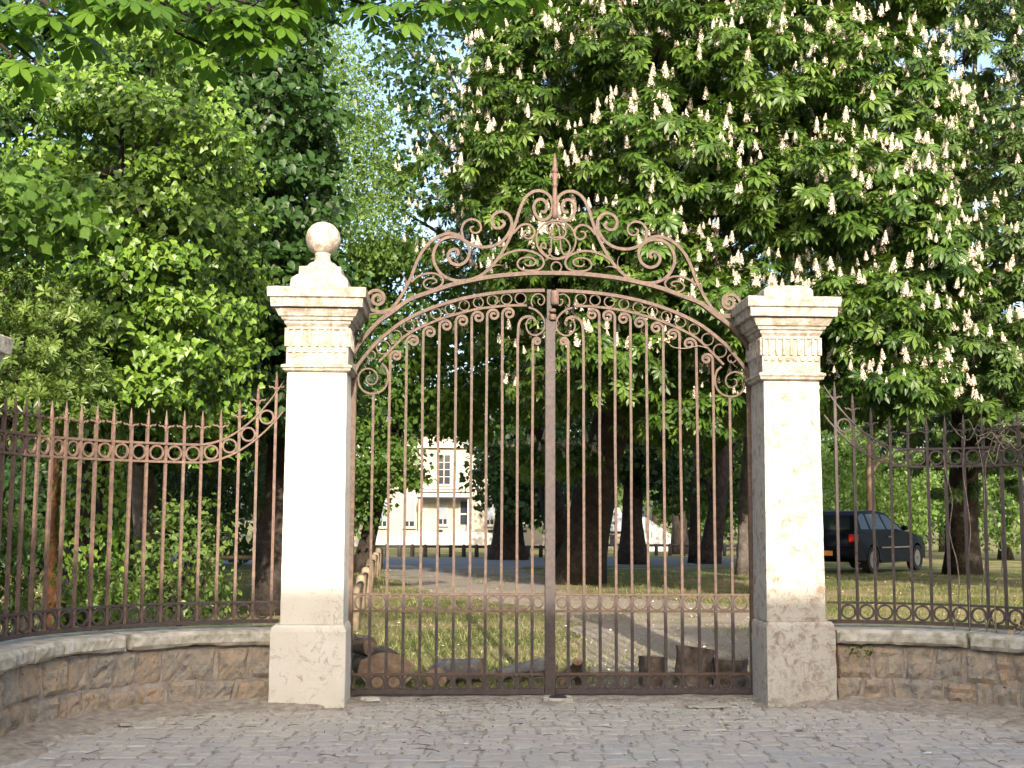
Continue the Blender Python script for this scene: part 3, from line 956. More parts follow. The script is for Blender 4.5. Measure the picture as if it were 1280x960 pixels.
# overthrow: posts, arch and scrollwork
over = thing('gate_overthrow', 'arched iron overthrow with scrolls, monogram ring and spear finial above the gate', 'ironwork', gw(UC, 0, 0), ALPHA)
def OX(p): return (p[0] - UC, p[1])
o_arch = [z5(*p) for p in [(88, 402), (125, 335), (170, 275), (245, 195), (330, 134)]] + [z1(*p) for p in [(420, 892), (540, 848), (660, 808), (800, 777), (900, 760), (1000, 750), (1100, 743), (1210, 741)]]
UM = gp(693, 300)[0]                       # axis of the overthrow
left_arch = [OX(p) for p in o_arch]
c0 = UM - UC
full = left_arch + [(2 * c0 - p[0] + .012, p[1]) for p in reversed(left_arch)]
fc = [tuple(p) for p in catmull([Vector(p) for p in full], 5)]
obj('arch_bar', ribbon('arch_bar', fc, .034, .055, 0, -.012), M_IRON, over)
for sg, hw in ((-1, HL), (1, HR)):
    x0, x1 = sorted((sg * (hw + .058), sg * (hw + .112)))
    zt_ = full[0][1] if sg < 0 else full[-1][1]
    box('gate_post', over, M_IRON if sg < 0 else M_IRON_D, x0, x1, -.028, .032, 0.0, zt_ + .012, .004)  # one post lit tone, the other in the shade-dark copy
strokes = {
 's1': ([(235, 893), (252, 893), (256, 872), (235, 862), (212, 880), (216, 908), (245, 918), (272, 898), (270, 858), (238, 838), (200, 845), (174, 880), (178, 925), (215, 952), (265, 957), (320, 938), (375, 865), (425, 770), (458, 685), (500, 605), (560, 545), (635, 513), (695, 522), (740, 556), (790, 582), (850, 591), (915, 577), (970, 535), (1003, 470), (992, 414), (950, 388), (905, 403), (889, 443), (905, 477), (940, 480), (962, 456), (945, 436)], .021),
 's2': ([(728, 545), (718, 490), (738, 447), (780, 432), (818, 449), (828, 485), (808, 509), (777, 505), (768, 482), (788, 472)], .017),
 's3': ([(683, 636), (699, 628), (690, 604), (658, 608), (640, 640), (658, 678), (702, 692), (745, 668), (764, 615), (747, 566), (702, 537), (650, 532), (600, 551), (567, 595), (556, 645), (570, 700), (612, 752), (680, 780), (760, 777), (830, 750), (895, 693), (950, 618), (1000, 520), (1030, 440), (1052, 370), (1082, 308), (1128, 273), (1178, 271), (1220, 299), (1237, 350), (1229, 400), (1200, 432), (1166, 431), (1140, 403), (1130, 358), (1150, 322), (1183, 320), (1204, 350), (1195, 388), (1168, 386)], .021),
 's4': ([(1012, 512), (1055, 468), (1098, 461), (1131, 489), (1130, 525), (1100, 543), (1072, 526), (1076, 500), (1100, 498)], .017),
 's5': ([(922, 662), (970, 630), (1030, 611), (1090, 610), (1150, 630), (1182, 660), (1184, 692), (1158, 718), (1100, 725), (1052, 713), (1036, 684), (1058, 655), (1108, 649), (1140, 668), (1130, 692), (1092, 696), (1076, 680)], .016),
 's6': ([(430, 788), (470, 757), (528, 740), (580, 746), (611, 775), (600, 808), (560, 828), (515, 822), (500, 795), (524, 771), (562, 771), (575, 788), (548, 800)], .015),
 't1': ([(395, 835), (402, 795), (393, 762), (366, 730)], .013),
 't2': ([(868, 715), (884, 690), (886, 660), (875, 630)], .013),
 't3': ([(885, 705), (915, 694), (940, 694), (962, 704)], .012),
}
for key, (pts, w) in strokes.items():
    q = [OX(z1(*p)) for p in pts]
    q = [tuple(p) for p in catmull([Vector(p) for p in q], 5)]
    nm = 'scroll' if key[0] == 's' else 'thorn'
    tp = .35 if nm == 'scroll' and len(pts) < 20 else (.9 if nm == 'thorn' else 0)
    v = {'s1': 0, 's3': .002, 's2': -.002, 's4': .001, 's5': -.001, 's6': .003}.get(key, -.003)
    w *= 1.22
    obj(nm, ribbon(nm, q, w, .026, tp, v), M_IRON, over)
    qm = [(2 * c0 - p[0], p[1]) for p in q]
    obj(nm, ribbon(nm, qm, w, .026, tp, v), M_IRON, over)
# side brackets reaching to the pillars
for sg in (0, 1):
    b1 = [OX(z5(*p)) for p in [(112, 335), (110, 240), (150, 172), (215, 150), (300, 146)]]
    b1 = [tuple(p) for p in catmull([Vector(p) for p in b1], 5)]
    rc = OX(z5(136, 262))
    if sg: b1 = [(2 * c0 - p[0], p[1]) for p in b1]; rc = (2 * c0 - rc[0], rc[1])
    obj('bracket', ribbon('bracket', b1, .014, .02, 0, -.02), M_IRON, over)
    o = obj('ring', torus_mesh('ring', .028, .005, .008, 18), M_IRON, over); o.location = (rc[0], -.02, rc[1])
# monogram ring
cr = OX(gp(695, 300)); rr = (gp(720.5, 300)[0] - gp(669.4, 300)[0]) / 2
o = obj('monogram_ring', torus_mesh('monogram_ring', rr - .006, .007, .010, 48), M_IRON, over); o.location = (cr[0], 0, cr[1])
o = obj('ring', torus_mesh('ring', .044, .006, .009, 24), M_IRON, over); q = OX(gp(695.3, 334)); o.location = (q[0], 0, q[1])
def zm(X_, Y_): return OX(gp(640 + X_ / 5.645, 180 + Y_ / 5.645))
mono = [
 [(222, 768), (205, 745), (205, 712), (225, 700), (240, 718), (232, 738), (215, 730)],
 [(222, 768), (255, 790), (275, 750), (276, 690), (284, 610), (303, 560), (330, 600), (340, 680), (345, 740), (370, 780), (405, 770)],
 [(262, 600), (275, 615), (262, 630), (245, 610), (250, 575), (285, 555), (335, 560), (372, 590), (378, 635), (350, 665), (300, 660), (285, 672)],
 [(300, 660), (350, 655), (395, 690), (410, 735), (385, 780), (330, 805), (285, 795), (262, 765), (268, 735)],
 [(284, 672), (315, 675), (342, 668)],
]
for i, st in enumerate(mono):
    q = [tuple(p) for p in catmull([Vector(zm(*p)) for p in st], 6)]
    obj('monogram_stroke', ribbon('monogram_stroke', q, .013, .014, 0, -.004 + .003 * i), M_IRON, over)
# central spear finial
zf = lambda py: gp(693.5, py)[1]
fx = c0 + .003
lathe('spear_shaft', [(.024, zf(273)), (.027, zf(268)), (.023, zf(248)), (.019, zf(236)), (.018, zf(234)), (.025, zf(233)), (.025, zf(230.5)), (.018, zf(229.5)), (.021, zf(224)), (.024, zf(219)), (.025, zf(217))], (fx, 0, 0), M_IRON_F, over)
lathe('spear_head', [(.018, zf(217)), (.026, zf(214)), (.025, zf(211)), (.019, zf(209)), (.022, zf(207)), (.016, zf(204)), (.018, zf(202)), (.013, zf(199)), (.013, zf(197.5)), (.003, zf(191))], (fx, 0, 0), M_IRON_F, over)
for sg in (-1, 1):
    q = [(fx + sg * x, zf(y)) for x, y in [(.008, 227), (.016, 222), (.026, 218.5), (.036, 218), (.041, 221), (.035, 223)]]
    obj('spear_leaf', ribbon('spear_leaf', [tuple(p) for p in catmull([Vector(p) for p in q], 4)], .016, .014, .3), M_IRON_F, over)

# gate stop: iron disc on a stone slab
gs = ong(697, 876, .03)
root = thing('gate_stop', 'round dark iron gate stop set in a pale stone slab', 'gate stop', (gs.x, gs.y, .02))
obj('stone_slab', square_loft('stone_slab', [(-.02, -.12, .12, -.10, .12), (.034, -.12, .12, -.10, .12), (.04, -.11, .11, -.09, .11)], 4, .006, 77), M_COPING, root)
lathe('iron_disc', [(.072, .03), (.074, .044), (.066, .05), (.03, .053), (.01, .053)], (0, -.01, 0), flat('black_iron', (.03, .03, .034), .5), root, 20)

# ------------------------------------------------------------------ leaf templates
def palm_template(n=7, fine=False, droop=.34):
    V = []; T = []
    for i in range(n):
        an = math.radians(-118 + 236 * i / (n - 1)); k = abs(i - (n - 1) / 2) / ((n - 1) / 2)
        L = 1 - .42 * k ** 1.4; w = (.205 if fine else .18) * L
        ca, sa = math.cos(an), math.sin(an)
        def P(r, t, lift):
            x, y = .03 + r * L, t
            d = math.hypot(x, y)
            return (x * ca - y * sa, x * sa + y * ca, -droop * d * d + lift)
        b = len(V)
        if fine:
            rs = [(0, .012), (.25, .45), (.5, .85), (.68, 1.0), (.83, .75), (.94, .3)]
            for r, ww in rs:
                V += [P(r, -w * ww, .05 * ww), P(r, 0, 0), P(r, w * ww, .05 * ww)]
            V.append(P(1.0, 0, 0))
            for q in range(len(rs) - 1):
                for e in (0, 1):
                    a = b + q * 3 + e
                    T += [(a, a + 3, a + 4), (a, a + 4, a + 1)]
            e = b + (len(rs) - 1) * 3; t = b + len(rs) * 3
            T += [(e, t, e + 1), (e + 1, t, e + 2)]
        else:
            V += [P(0, 0, 0), P(.62, -w, .05), P(.62, 0, 0), P(.62, w, .05), P(1, 0, -.02)]
            T += [(b, b + 1, b + 2), (b, b + 2, b + 3), (b + 1, b + 4, b + 2), (b + 2, b + 4, b + 3)]
    return np.array(V, float), np.array(T, int)
def fan_template(outline, centre=(.2, 0, -.07)):
    V = [centre] + list(outline); n = len(outline)
    T = [(0, 1 + k, 1 + (k + 1) % n) for k in range(n)]
    return np.array(V, float), np.array(T, int)
OVAL = (np.array([(0, 0, 0), (.5, .31, .06), (1, 0, -.1), (.5, -.31, .06)], float), np.array([(0, 2, 1), (0, 3, 2)], int))
IVY = fan_template([(0, .02, 0), (-.08, .26, .02), (.14, .48, 0), (.42, .27, .02), (1, 0, -.08), (.42, -.27, .02), (.14, -.48, 0), (-.08, -.26, .02)])
MAPLE = fan_template([(0, .03, 0), (-.08, .30, 0), (.17, .36, .02), (.44, .56, -.05), (.56, .33, .02), (1, 0, -.1), (.56, -.33, .02), (.44, -.56, -.05), (.17, -.36, .02), (-.08, -.30, 0), (0, -.03, 0)], (.24, 0, -.04))
HEART = fan_template([(.04, .0, 0), (-.07, .22, .02), (.12, .42, .03), (.45, .38, .03), (.78, .16, -.02), (1, 0, -.1), (.78, -.16, -.02), (.45, -.38, .03), (.12, -.42, .03), (-.07, -.22, .02)], (.3, 0, -.06))
def rosette():
    V = []; T = []
    for i in range(9):
        an = 2 * math.pi * i / 9 + (i % 2) * .2; el = .35 + .5 * (i % 3) / 2
        c, s = math.cos(an), math.sin(an)
        def P(r, t): return (r * math.cos(el) * c - t * s, r * math.cos(el) * s + t * c, r * math.sin(el) - .25 * r * r)
        b = len(V)
        V += [P(.05, 0), P(.62, -.14), P(1, 0), P(.62, .14)]
        T += [(b, b + 1, b + 2), (b, b + 2, b + 3)]
    return np.array(V, float), np.array(T, int)
ROSETTE = rosette()
PALM = palm_template(7); PALM_FINE = palm_template(7, True, .26)
def candle():
    V = []; T = []; v = []
    rs = np.random.RandomState(5)
    for i in range(58):
        z = .02 + .96 * (i / 58.0) + .02 * rs.randn(); z = min(max(z, 0), 1); r = (.235 * (1 - z) ** .8 + .025) * (.75 + .5 * rs.rand())
        an = i * 2.399; c, s = math.cos(an), math.sin(an)
        ctr = np.array([r * c, r * s, z]); sz = .052 * (1.1 - .5 * z) * (.7 + .6 * rs.rand())
        n = np.array([c, s, .35]); n /= np.linalg.norm(n)
        a = np.cross(n, [0, 0, 1]); a /= np.linalg.norm(a); b = np.cross(n, a)
        q = len(V); val = rs.uniform(.2, 1) if rs.rand() > .3 else rs.uniform(0, .15)
        for (da, db, dn) in ((-1, -1, 0), (1, -1, 0), (1, 1, 0), (-1, 1, 0)):
            V.append(ctr + sz * (da * a + db * b) + n * sz * (.3 * rs.rand())); v.append(val)
        V.append(ctr + n * sz * .6); v.append(val)
        T += [(q, q + 1, q + 4), (q + 1, q + 2, q + 4), (q + 2, q + 3, q + 4), (q + 3, q, q + 4)]
    for k in range(3):
        q = len(V); an = k * 2.1
        V += [np.array([.02 * math.cos(an), .02 * math.sin(an), -.1]), np.array([.02 * math.cos(an + 2), .02 * math.sin(an + 2), -.1]), np.array([0, 0, .95])]; v += [.02] * 3
        T.append((q, q + 1, q + 2))
    return np.array(V), np.array(T, int), np.array(v)
CANDLE = candle()

def unit(a): return a / (np.linalg.norm(a, axis=-1, keepdims=True) + 1e-12)
def frames(X, Z):
    X = unit(X); Z = Z - X * np.sum(X * Z, -1, keepdims=True); Z = unit(Z)
    return X, np.cross(Z, X), Z
def tri_mesh(name, V, T, v=None):
    me = bpy.data.meshes.new(name)
    me.vertices.add(len(V)); me.vertices.foreach_set('co', np.ascontiguousarray(V, np.float32).ravel())
    me.loops.add(len(T) * 3); me.loops.foreach_set('vertex_index', np.ascontiguousarray(T, np.int32).ravel())
    me.polygons.add(len(T)); me.polygons.foreach_set('loop_start', np.arange(0, len(T) * 3, 3, dtype=np.int32))
    if v is not None:
        at_ = me.attributes.new('v', 'FLOAT', 'POINT'); at_.data.foreach_set('value', np.ascontiguousarray(v, np.float32))
    me.update(calc_edges=True); me.validate()
    return me
def scatter(name, tmpl, pos, X, Z, scale, mat, parent, kind='stuff', tv=None):
    tV, tT = tmpl[0], tmpl[1]
    N = len(pos)
    if N == 0: return None
    X, Y, Z = frames(X, Z)
    s = scale.reshape(-1, 1, 1)
    W = pos[:, None, :] + s * (tV[None, :, 0:1] * X[:, None, :] + tV[None, :, 1:2] * Y[:, None, :] + tV[None, :, 2:3] * Z[:, None, :])
    nv = len(tV)
    T = (tT[None] + (np.arange(N) * nv)[:, None, None]).reshape(-1, 3)
    v = np.repeat(RS.rand(N), nv) if tv is None else np.tile(tv, N)
    o0 = np.array(parent.location) if parent is not None else np.zeros(3)
    me = tri_mesh(name, W.reshape(-1, 3) - o0, T, v)
    return obj(name, me, mat, parent, kind)
TM_CACHE = {}
def tmpl_mesh(key, tmpl, mat, tv=None):
    if key not in TM_CACHE:
        me = tri_mesh(key, tmpl[0], tmpl[1], tv if tv is not None else np.zeros(len(tmpl[0])))
        me.materials.append(mat); TM_CACHE[key] = me
    return TM_CACHE[key]
def place_parts(name, key, tmpl, pos, X, Z, scale, mat, parent, tv=None):
    me = tmpl_mesh(key, tmpl, mat, tv)
    X, Y, Z = frames(X, Z)
    o0 = np.array(parent.location)
    for p, x, y_, z, s in zip(pos, X, Y, Z, scale):
        o = bpy.data.objects.new(name, me); COL.objects.link(o); o.parent = parent
        q = p - o0
        o.matrix_local = Matrix(((x[0] * s, y_[0] * s, z[0] * s, q[0]), (x[1] * s, y_[1] * s, z[1] * s, q[1]), (x[2] * s, y_[2] * s, z[2] * s, q[2]), (0, 0, 0, 1)))
def in_view(P, pad=10):
    d = P - np.array([0, 0, CAM_H]); z = d @ np.array(_f)
    u = 640 + F_PX * (d @ np.array(_r)) / np.maximum(z, .1); w = 480 - F_PX * (d @ np.array(_u)) / np.maximum(z, .1)
    return (z > .2) & (u > -pad) & (u < 1280 + pad) & (w > -pad) & (w < 960 + pad)
def blobs_px(lst):
    """(px, py, distance, rx px, rz px, ry m) -> ellipsoids"""
    out = []
    for (px, py, D, rx, rz, ry) in lst:
        c = at(px, py, D); k = D / F_PX
        out.append((c.x, c.y, c.z, rx * k, ry, rz * k))
    return out
def surface_points(blobs, area, shells=((1.0, 1.0),), inner=.78, zmin=.3):
    P = []; N = []
    B = np.array(blobs)
    for bi, b in enumerate(blobs):
        c = np.array(b[:3]); r = np.array(b[3:])
        a_ = 4 * math.pi * ((r[0] * r[1]) ** 1.6 / 3 + (r[0] * r[2]) ** 1.6 / 3 + (r[1] * r[2]) ** 1.6 / 3) ** (1 / 1.6)
        for (sh, dens) in shells:
            n = max(4, int(a_ * sh * sh * dens / area))
            d = unit(RS.randn(n, 3))
            wob = 1 + .10 * RS.randn(n, 1)
            p = c + d * r * sh * np.clip(wob, .75, 1.2)
            keep = np.ones(n, bool)
            for bj in range(len(B)):
                if bj == bi: continue
                q = np.linalg.norm((p - B[bj, :3]) / B[bj, 3:], axis=1)
                keep &= q > inner * sh
            keep &= p[:, 2] > zmin
            P.append(p[keep]); N.append(unit(d / r)[keep])
    return np.concatenate(P), np.concatenate(N)

def trunk_path(p0, p1, n=9, wob=.08, lean=0):
    p0, p1 = Vector(p0), Vector(p1)
    out = []
    sd = random.uniform(0, 50)
    for i in range(n + 1):
        t = i / n
        p = p0.lerp(p1, t)
        w = wob * (p1 - p0).length * math.sin(math.pi * min(1, t * 1.0)) * .5
        out.append(p + Vector((mnoise.noise(Vector((sd, t * 2, 0))), mnoise.noise(Vector((sd, t * 2, 9))), 0)) * w)
    return out
def make_trunk(root, base, top, r0, r1, blobs, mat, limbs=10, flare=1.35, sides=14, limb_r=.35):
    path = trunk_path(base, top, 12, .05)
    n = len(path)
    radii = [r0 + (r1 - r0) * (i / (n - 1)) for i in range(n)]
    radii[0] *= flare; radii[1] *= 1 + (flare - 1) * .35
    path[0] = Vector(path[0]) - Vector((0, 0, .08))
    obj('trunk', tubes_mesh('trunk', [(path, radii, sides, .22)], root.location), mat, root)
    bl = sorted(blobs, key=lambda b: -b[3] * b[4] * b[5])
    for b in bl[:limbs]:
        k = random.randint(int(n * .35), n - 1)
        st = path[k]
        e = Vector(b[:3]) + Vector((random.uniform(-.3, .3) * b[3], random.uniform(-.3, .3) * b[4], random.uniform(-.2, .3) * b[5]))
        mid = st.lerp(e, .5) + Vector((0, 0, .12 * (e - st).length))
        pp_ = [Vector(q) for q in catmull([st, mid, e], 5)]
        rr0 = radii[k] * limb_r + .02
        tb = [(pp_, [rr0 * (1 - .8 * i / (len(pp_) - 1)) for i in range(len(pp_))], 7, .15)]
        for _ in range(3):
            j = random.randint(4, len(pp_) - 2); s = pp_[j]
            e2 = s + Vector((random.uniform(-1, 1) * b[3], random.uniform(-1, 1) * b[4], random.uniform(-.5, .9) * b[5])) * .85
            q_ = [s, s.lerp(e2, .5) + Vector((0, 0, .06)), e2]
            tb.append((q_, [rr0 * .35, rr0 * .22, rr0 * .06], 5, .1))
        obj('limb', tubes_mesh('limb', tb, root.location), mat, root)

def chestnut(name, label, base, top, r0, blobs, lmat, n_leaf_parts, n_flower_parts, flower_p, area=.20, leaf=.185, shells=((1.0, 1.0), (.78, .8), (.55, .7)), group=None, leaves_per=9, limbs=14, cs=.24):
    root = thing(name, label, 'tree', (base[0], base[1], base[2]), 0, group)
    make_trunk(root, base, top, r0, r0 * .55, blobs, M_BARK, limbs)
    P, N = surface_points(blobs, area, shells)
    hor = N.copy(); hor[:, 2] = hor[:, 2] * .35 - .05
    hor = unit(hor + .25 * RS.randn(*hor.shape))
    n = len(P); K = leaves_per
    up = np.array([0, 0, 1.0])
    an = RS.rand(n, K) * 2 * math.pi
    side = unit(np.cross(hor, up) + 1e-6)
    rad = np.cos(an)[..., None] * side[:, None, :] + np.sin(an)[..., None] * (up * .55)[None, None, :]
    X = unit(rad * .9 + hor[:, None, :] * (.25 + .8 * RS.rand(n, K, 1)) + up * (-.55))
    pos = P[:, None, :] - hor[:, None, :] * (RS.rand(n, K, 1) * .30) + X * .13 + np.array([0, 0, .02])
    Z = up[None, None, :] * .85 + hor[:, None, :] * .45 + .3 * RS.randn(n, K, 3)
    sc = leaf * (.7 + .5 * RS.rand(n, K))
    pos, X, Z, sc = pos.reshape(-1, 3), X.reshape(-1, 3), Z.reshape(-1, 3), sc.ravel()
    # the leaves that show largest are parts of their own
    iv = in_view(pos, 0)
    dist = np.linalg.norm(pos - np.array([0, 0, CAM_H]), axis=1) / sc + (~iv) * 1e6
    order = np.argsort(dist)
    sel = order[:n_leaf_parts]; rest_ = order[n_leaf_parts:]
    place_parts('leaf', name + '_leaf', PALM, pos[sel], X[sel], Z[sel], sc[sel], lmat, root)
    scatter('crown', PALM, pos[rest_], X[rest_], Z[rest_], sc[rest_], lmat, root)
    # flower candles stand upright on the twig tips
    fl = np.where((RS.rand(n) < flower_p) & (N[:, 2] > -.6))[0]
    fl = np.concatenate([fl, fl[RS.rand(len(fl)) < .75]])
    fp = P[fl] + hor[fl] * .08 + np.array([0, 0, .06]) + np.array([.11, .11, .06]) * RS.randn(len(fl), 3)
    fz = unit(np.tile(up, (len(fp), 1)) + .10 * RS.randn(len(fp), 3) + hor[fl] * .06)
    fs = cs * (.45 + .9 * RS.rand(len(fp)))
    fx_ = np.cross(fz, RS.randn(len(fp), 3))
    iv = in_view(fp, 0)
    order = np.argsort(np.linalg.norm(fp - np.array([0, 0, CAM_H]), axis=1) / fs + (~iv) * 1e6)
    sel, rest_ = order[:n_flower_parts], order[n_flower_parts:]
    place_parts('blossom', 'chestnut_blossom', CANDLE, fp[sel], fx_[sel], fz[sel], fs[sel], M_PETAL, root, CANDLE[2])
    scatter('blossom_mass', CANDLE, fp[rest_], fx_[rest_], fz[rest_], fs[rest_], M_PETAL, root, 'stuff', CANDLE[2])
    return root
def leafy(name, label, base, top, r0, blobs, lmat, bark, tmpl=OVAL, leaf=.12, area=.22, per=34, rc=.34, shells=((1.0, 1.0), (.75, .5)), cat='tree', group=None, parts=0, droop=.5, limbs=9, flat_=.6, inner=.78, outward=.7, trunk=True, zmin=.3, crown='crown', spread=.6, xout=.45, undercut=-2.0, photo=.3):
    root = thing(name, label, cat, (base[0], base[1], base[2]), 0, group)
    if trunk: make_trunk(root, base, top, r0, r0 * .5, blobs, bark, limbs)
    P, N = surface_points(blobs, area, shells, inner, zmin)
    kk = N[:, 2] > undercut; P, N = P[kk], N[kk]
    n = len(P)
    off = RS.randn(n, per, 3) * np.array([1, 1, flat_]) * rc * .55
    pos = P[:, None, :] + off - N[:, None, :] * (np.abs(off).sum(-1, keepdims=True) * .15)
    Z = N[:, None, :] * outward + np.array([0, 0, .45]) + np.array(S_DIR) * photo + spread * RS.randn(n, per, 3)
    X = RS.randn(n, per, 3) * .7 + N[:, None, :] * xout + np.array([0, 0, -droop])
    sc = leaf * (.65 + .6 * RS.rand(n, per))
    pos, X, Z, sc = pos.reshape(-1, 3), X.reshape(-1, 3), Z.reshape(-1, 3), sc.ravel()
    k = pos[:, 2] > max(.02, zmin * .3); pos, X, Z, sc = pos[k], X[k], Z[k], sc[k]
    if parts:
        iv = in_view(pos, 0)
        order = np.argsort(np.linalg.norm(pos - np.array([0, 0, CAM_H]), axis=1) / sc + (~iv) * 1e6)
        sel, rest_ = order[:parts], order[parts:]
        place_parts('leaf', name + '_leaf', tmpl, pos[sel], X[sel], Z[sel], sc[sel], lmat, root)
        pos, X, Z, sc = pos[rest_], X[rest_], Z[rest_], sc[rest_]
    scatter(crown, tmpl, pos, X, Z, sc, lmat, root)
    return root

# ------------------------------------------------------------------ trees
def gbase(px, D):
    p = at(px, 648, D); return (p.x, D, gz(D))
# the big flowering horse chestnut
bA = blobs_px([(690, 110, 20, 100, 100, 1.6), (640, 215, 19.5, 75, 60, 1.2), (690, 330, 19.5, 85, 55, 1.3), (810, 60, 18.5, 120, 85, 1.6), (840, 200, 18, 125, 80, 1.5),
    (790, 320, 18, 110, 65, 1.4), (950, 90, 18, 115, 90, 1.6), (1000, 235, 17.5, 105, 75, 1.4), (905, 390, 18, 95, 60, 1.3), (1080, 120, 18.2, 95, 90, 1.5), (1095, 260, 17.3, 95, 70, 1.3),
    (1085, 390, 16.8, 95, 60, 1.2), (1110, 480, 16.8, 80, 42, 1.1), (1160, 330, 17.4, 60, 60, 1.1), (770, 440, 18.6, 85, 55, 1.3), (855, 505, 19.5, 85, 42, 1.4), (700, 470, 20.5, 70, 50, 1.2), (1000, 480, 18.5, 90, 50, 1.2), (690, 575, 24, 60, 22, 1.0),
    (770, -60, 20, 170, 95, 2.0), (960, -90, 20, 170, 95, 2.0), (640, 20, 20.5, 60, 50, 1.2), (1100, -40, 20, 120, 80, 1.8)])
bA += [(3.4, 24.5, 8.0, 5.0, 4.0, 4.2), (5.5, 26, 6.5, 3.5, 3.5, 3.2), (2.2, 26, 8.0, 1.9, 3.0, 3.0)]
chestnut('horse_chestnut_tree', 'large horse chestnut covered in upright white flower candles behind the gate', gbase(722, 26.0), (2.6, 25.2, 7.5), .47, bA, M_L_CHEST, 300, 300, 1.0, cs=.145)
bB = blobs_px([(1215, 60, 25, 85, 80, 1.8), (1270, 190, 24.5, 75, 80, 1.6), (1235, 310, 23, 75, 60, 1.5), (1300, 400, 22, 85, 65, 1.5), (1225, 455, 21.5, 60, 45, 1.2), (1360, 120, 25, 90, 100, 2), (1380, 290, 23, 90, 80, 1.8), (1240, -50, 26, 110, 80, 2), (1270, 505, 21, 60, 26, 1.0), (1175, 190, 25, 50, 60, 1.4)])
bB += [(11.5, 30, 7.2, 3.6, 4.2, 4.6)] + blobs_px([(1460, 230, 20, 100, 90, 1.6), (1560, 330, 19, 100, 80, 1.5), (1450, 420, 19, 80, 60, 1.4), (1620, 180, 20, 120, 100, 1.8), (1580, 460, 18.5, 90, 55, 1.4), (1700, 330, 19, 110, 90, 1.6), (1400, 500, 20, 60, 34, 1.2)])  # crown extended out of view, added to shade the car and lawn
chestnut('horse_chestnut_tree', 'second horse chestnut, coloured duller as if shaded, behind the railing with the dead vine', gbase(1202, 31), (10.8, 29.5, 7), .40, bB, M_L_CHEST_B, 150, 300, .75, .26, .19, ((1.0, 1.0), (.75, .6)), cs=.17)

# ivy-smothered tree behind the red-brown railing
bI = blobs_px([(178, 75, 13.2, 62, 42, .8), (110, 105, 13.0, 50, 34, .7), (45, 135, 12.8, 55, 34, .7), (140, 140, 12.6, 75, 38, .8), (215, 165, 12.7, 70, 42, .8), (262, 190, 12.9, 38, 42, .6),
    (225, 225, 12.9, 55, 30, .7), (180, 268, 12.6, 80, 40, .8), (240, 285, 12.8, 45, 45, .7), (130, 305, 12.5, 60, 36, .8), (205, 335, 12.6, 58, 34, .7), (155, 365, 12.5, 70, 38, .8),
    (215, 400, 12.6, 52, 36, .7), (140, 425, 12.4, 62, 38, .8), (200, 455, 12.5, 62, 32, .7), (110, 475, 12.4, 60, 36, .8), (165, 495, 12.4, 70, 26, .7), (60, 400, 12.6, 60, 60, .8), (60, 250, 13.0, 60, 70, .8)])
bI += [(-3.9, 14.0, 4.2, 1.0, 1.0, 2.4)]
ivyb = gbase(100, 12.9)
ivy = leafy('ivy_clad_tree', 'tree smothered in drooping tiers of bright ivy behind the red-brown railing', ivyb, (ivyb[0] + .3, 13.1, 5.2), .20, bI, M_L_IVY, M_BARK, IVY, .082, .075, 24, .22, ((1.0, 1.0), (.8, .6)), parts=300, droop=1.0, limbs=8, outward=.9, spread=.28, xout=.15, undercut=-.45, photo=.7)
# ivy climbing its lower stem
nI = 1500
an = RS.rand(nI) * 2 * math.pi; zz = RS.rand(nI) * 2.5
bx, by = ivyb[0] + .17, 12.72
rr_ = .22 + .10 * RS.rand(nI)
pos = np.stack([bx + rr_ * 1.15 * np.cos(an), by + rr_ * np.sin(an), zz], 1)
nrm = np.stack([np.cos(an), np.sin(an), .3 + 0 * an], 1)
scatter('stem_ivy', IVY, pos, np.stack([.5 * RS.randn(nI), .3 * RS.randn(nI), -1 + 0 * an], 1), nrm + .35 * RS.randn(nI, 3), .07 * (.7 + .6 * RS.rand(nI)), M_L_IVY, ivy)
scat = [(at(70 + 6 * i, 760, 12.6), at(66 + 7 * i, 600, 12.75)) for i in range(2)]
for a_, b_ in scat[:1]:
    obj('stem', tubes_mesh('stem', [(trunk_path((a_.x, a_.y, -.05), (b_.x, b_.y, 3.0), 10, .08), [.085 - .004 * i for i in range(11)], 9, .25)], ivy.location), M_BARK_RED, ivy)

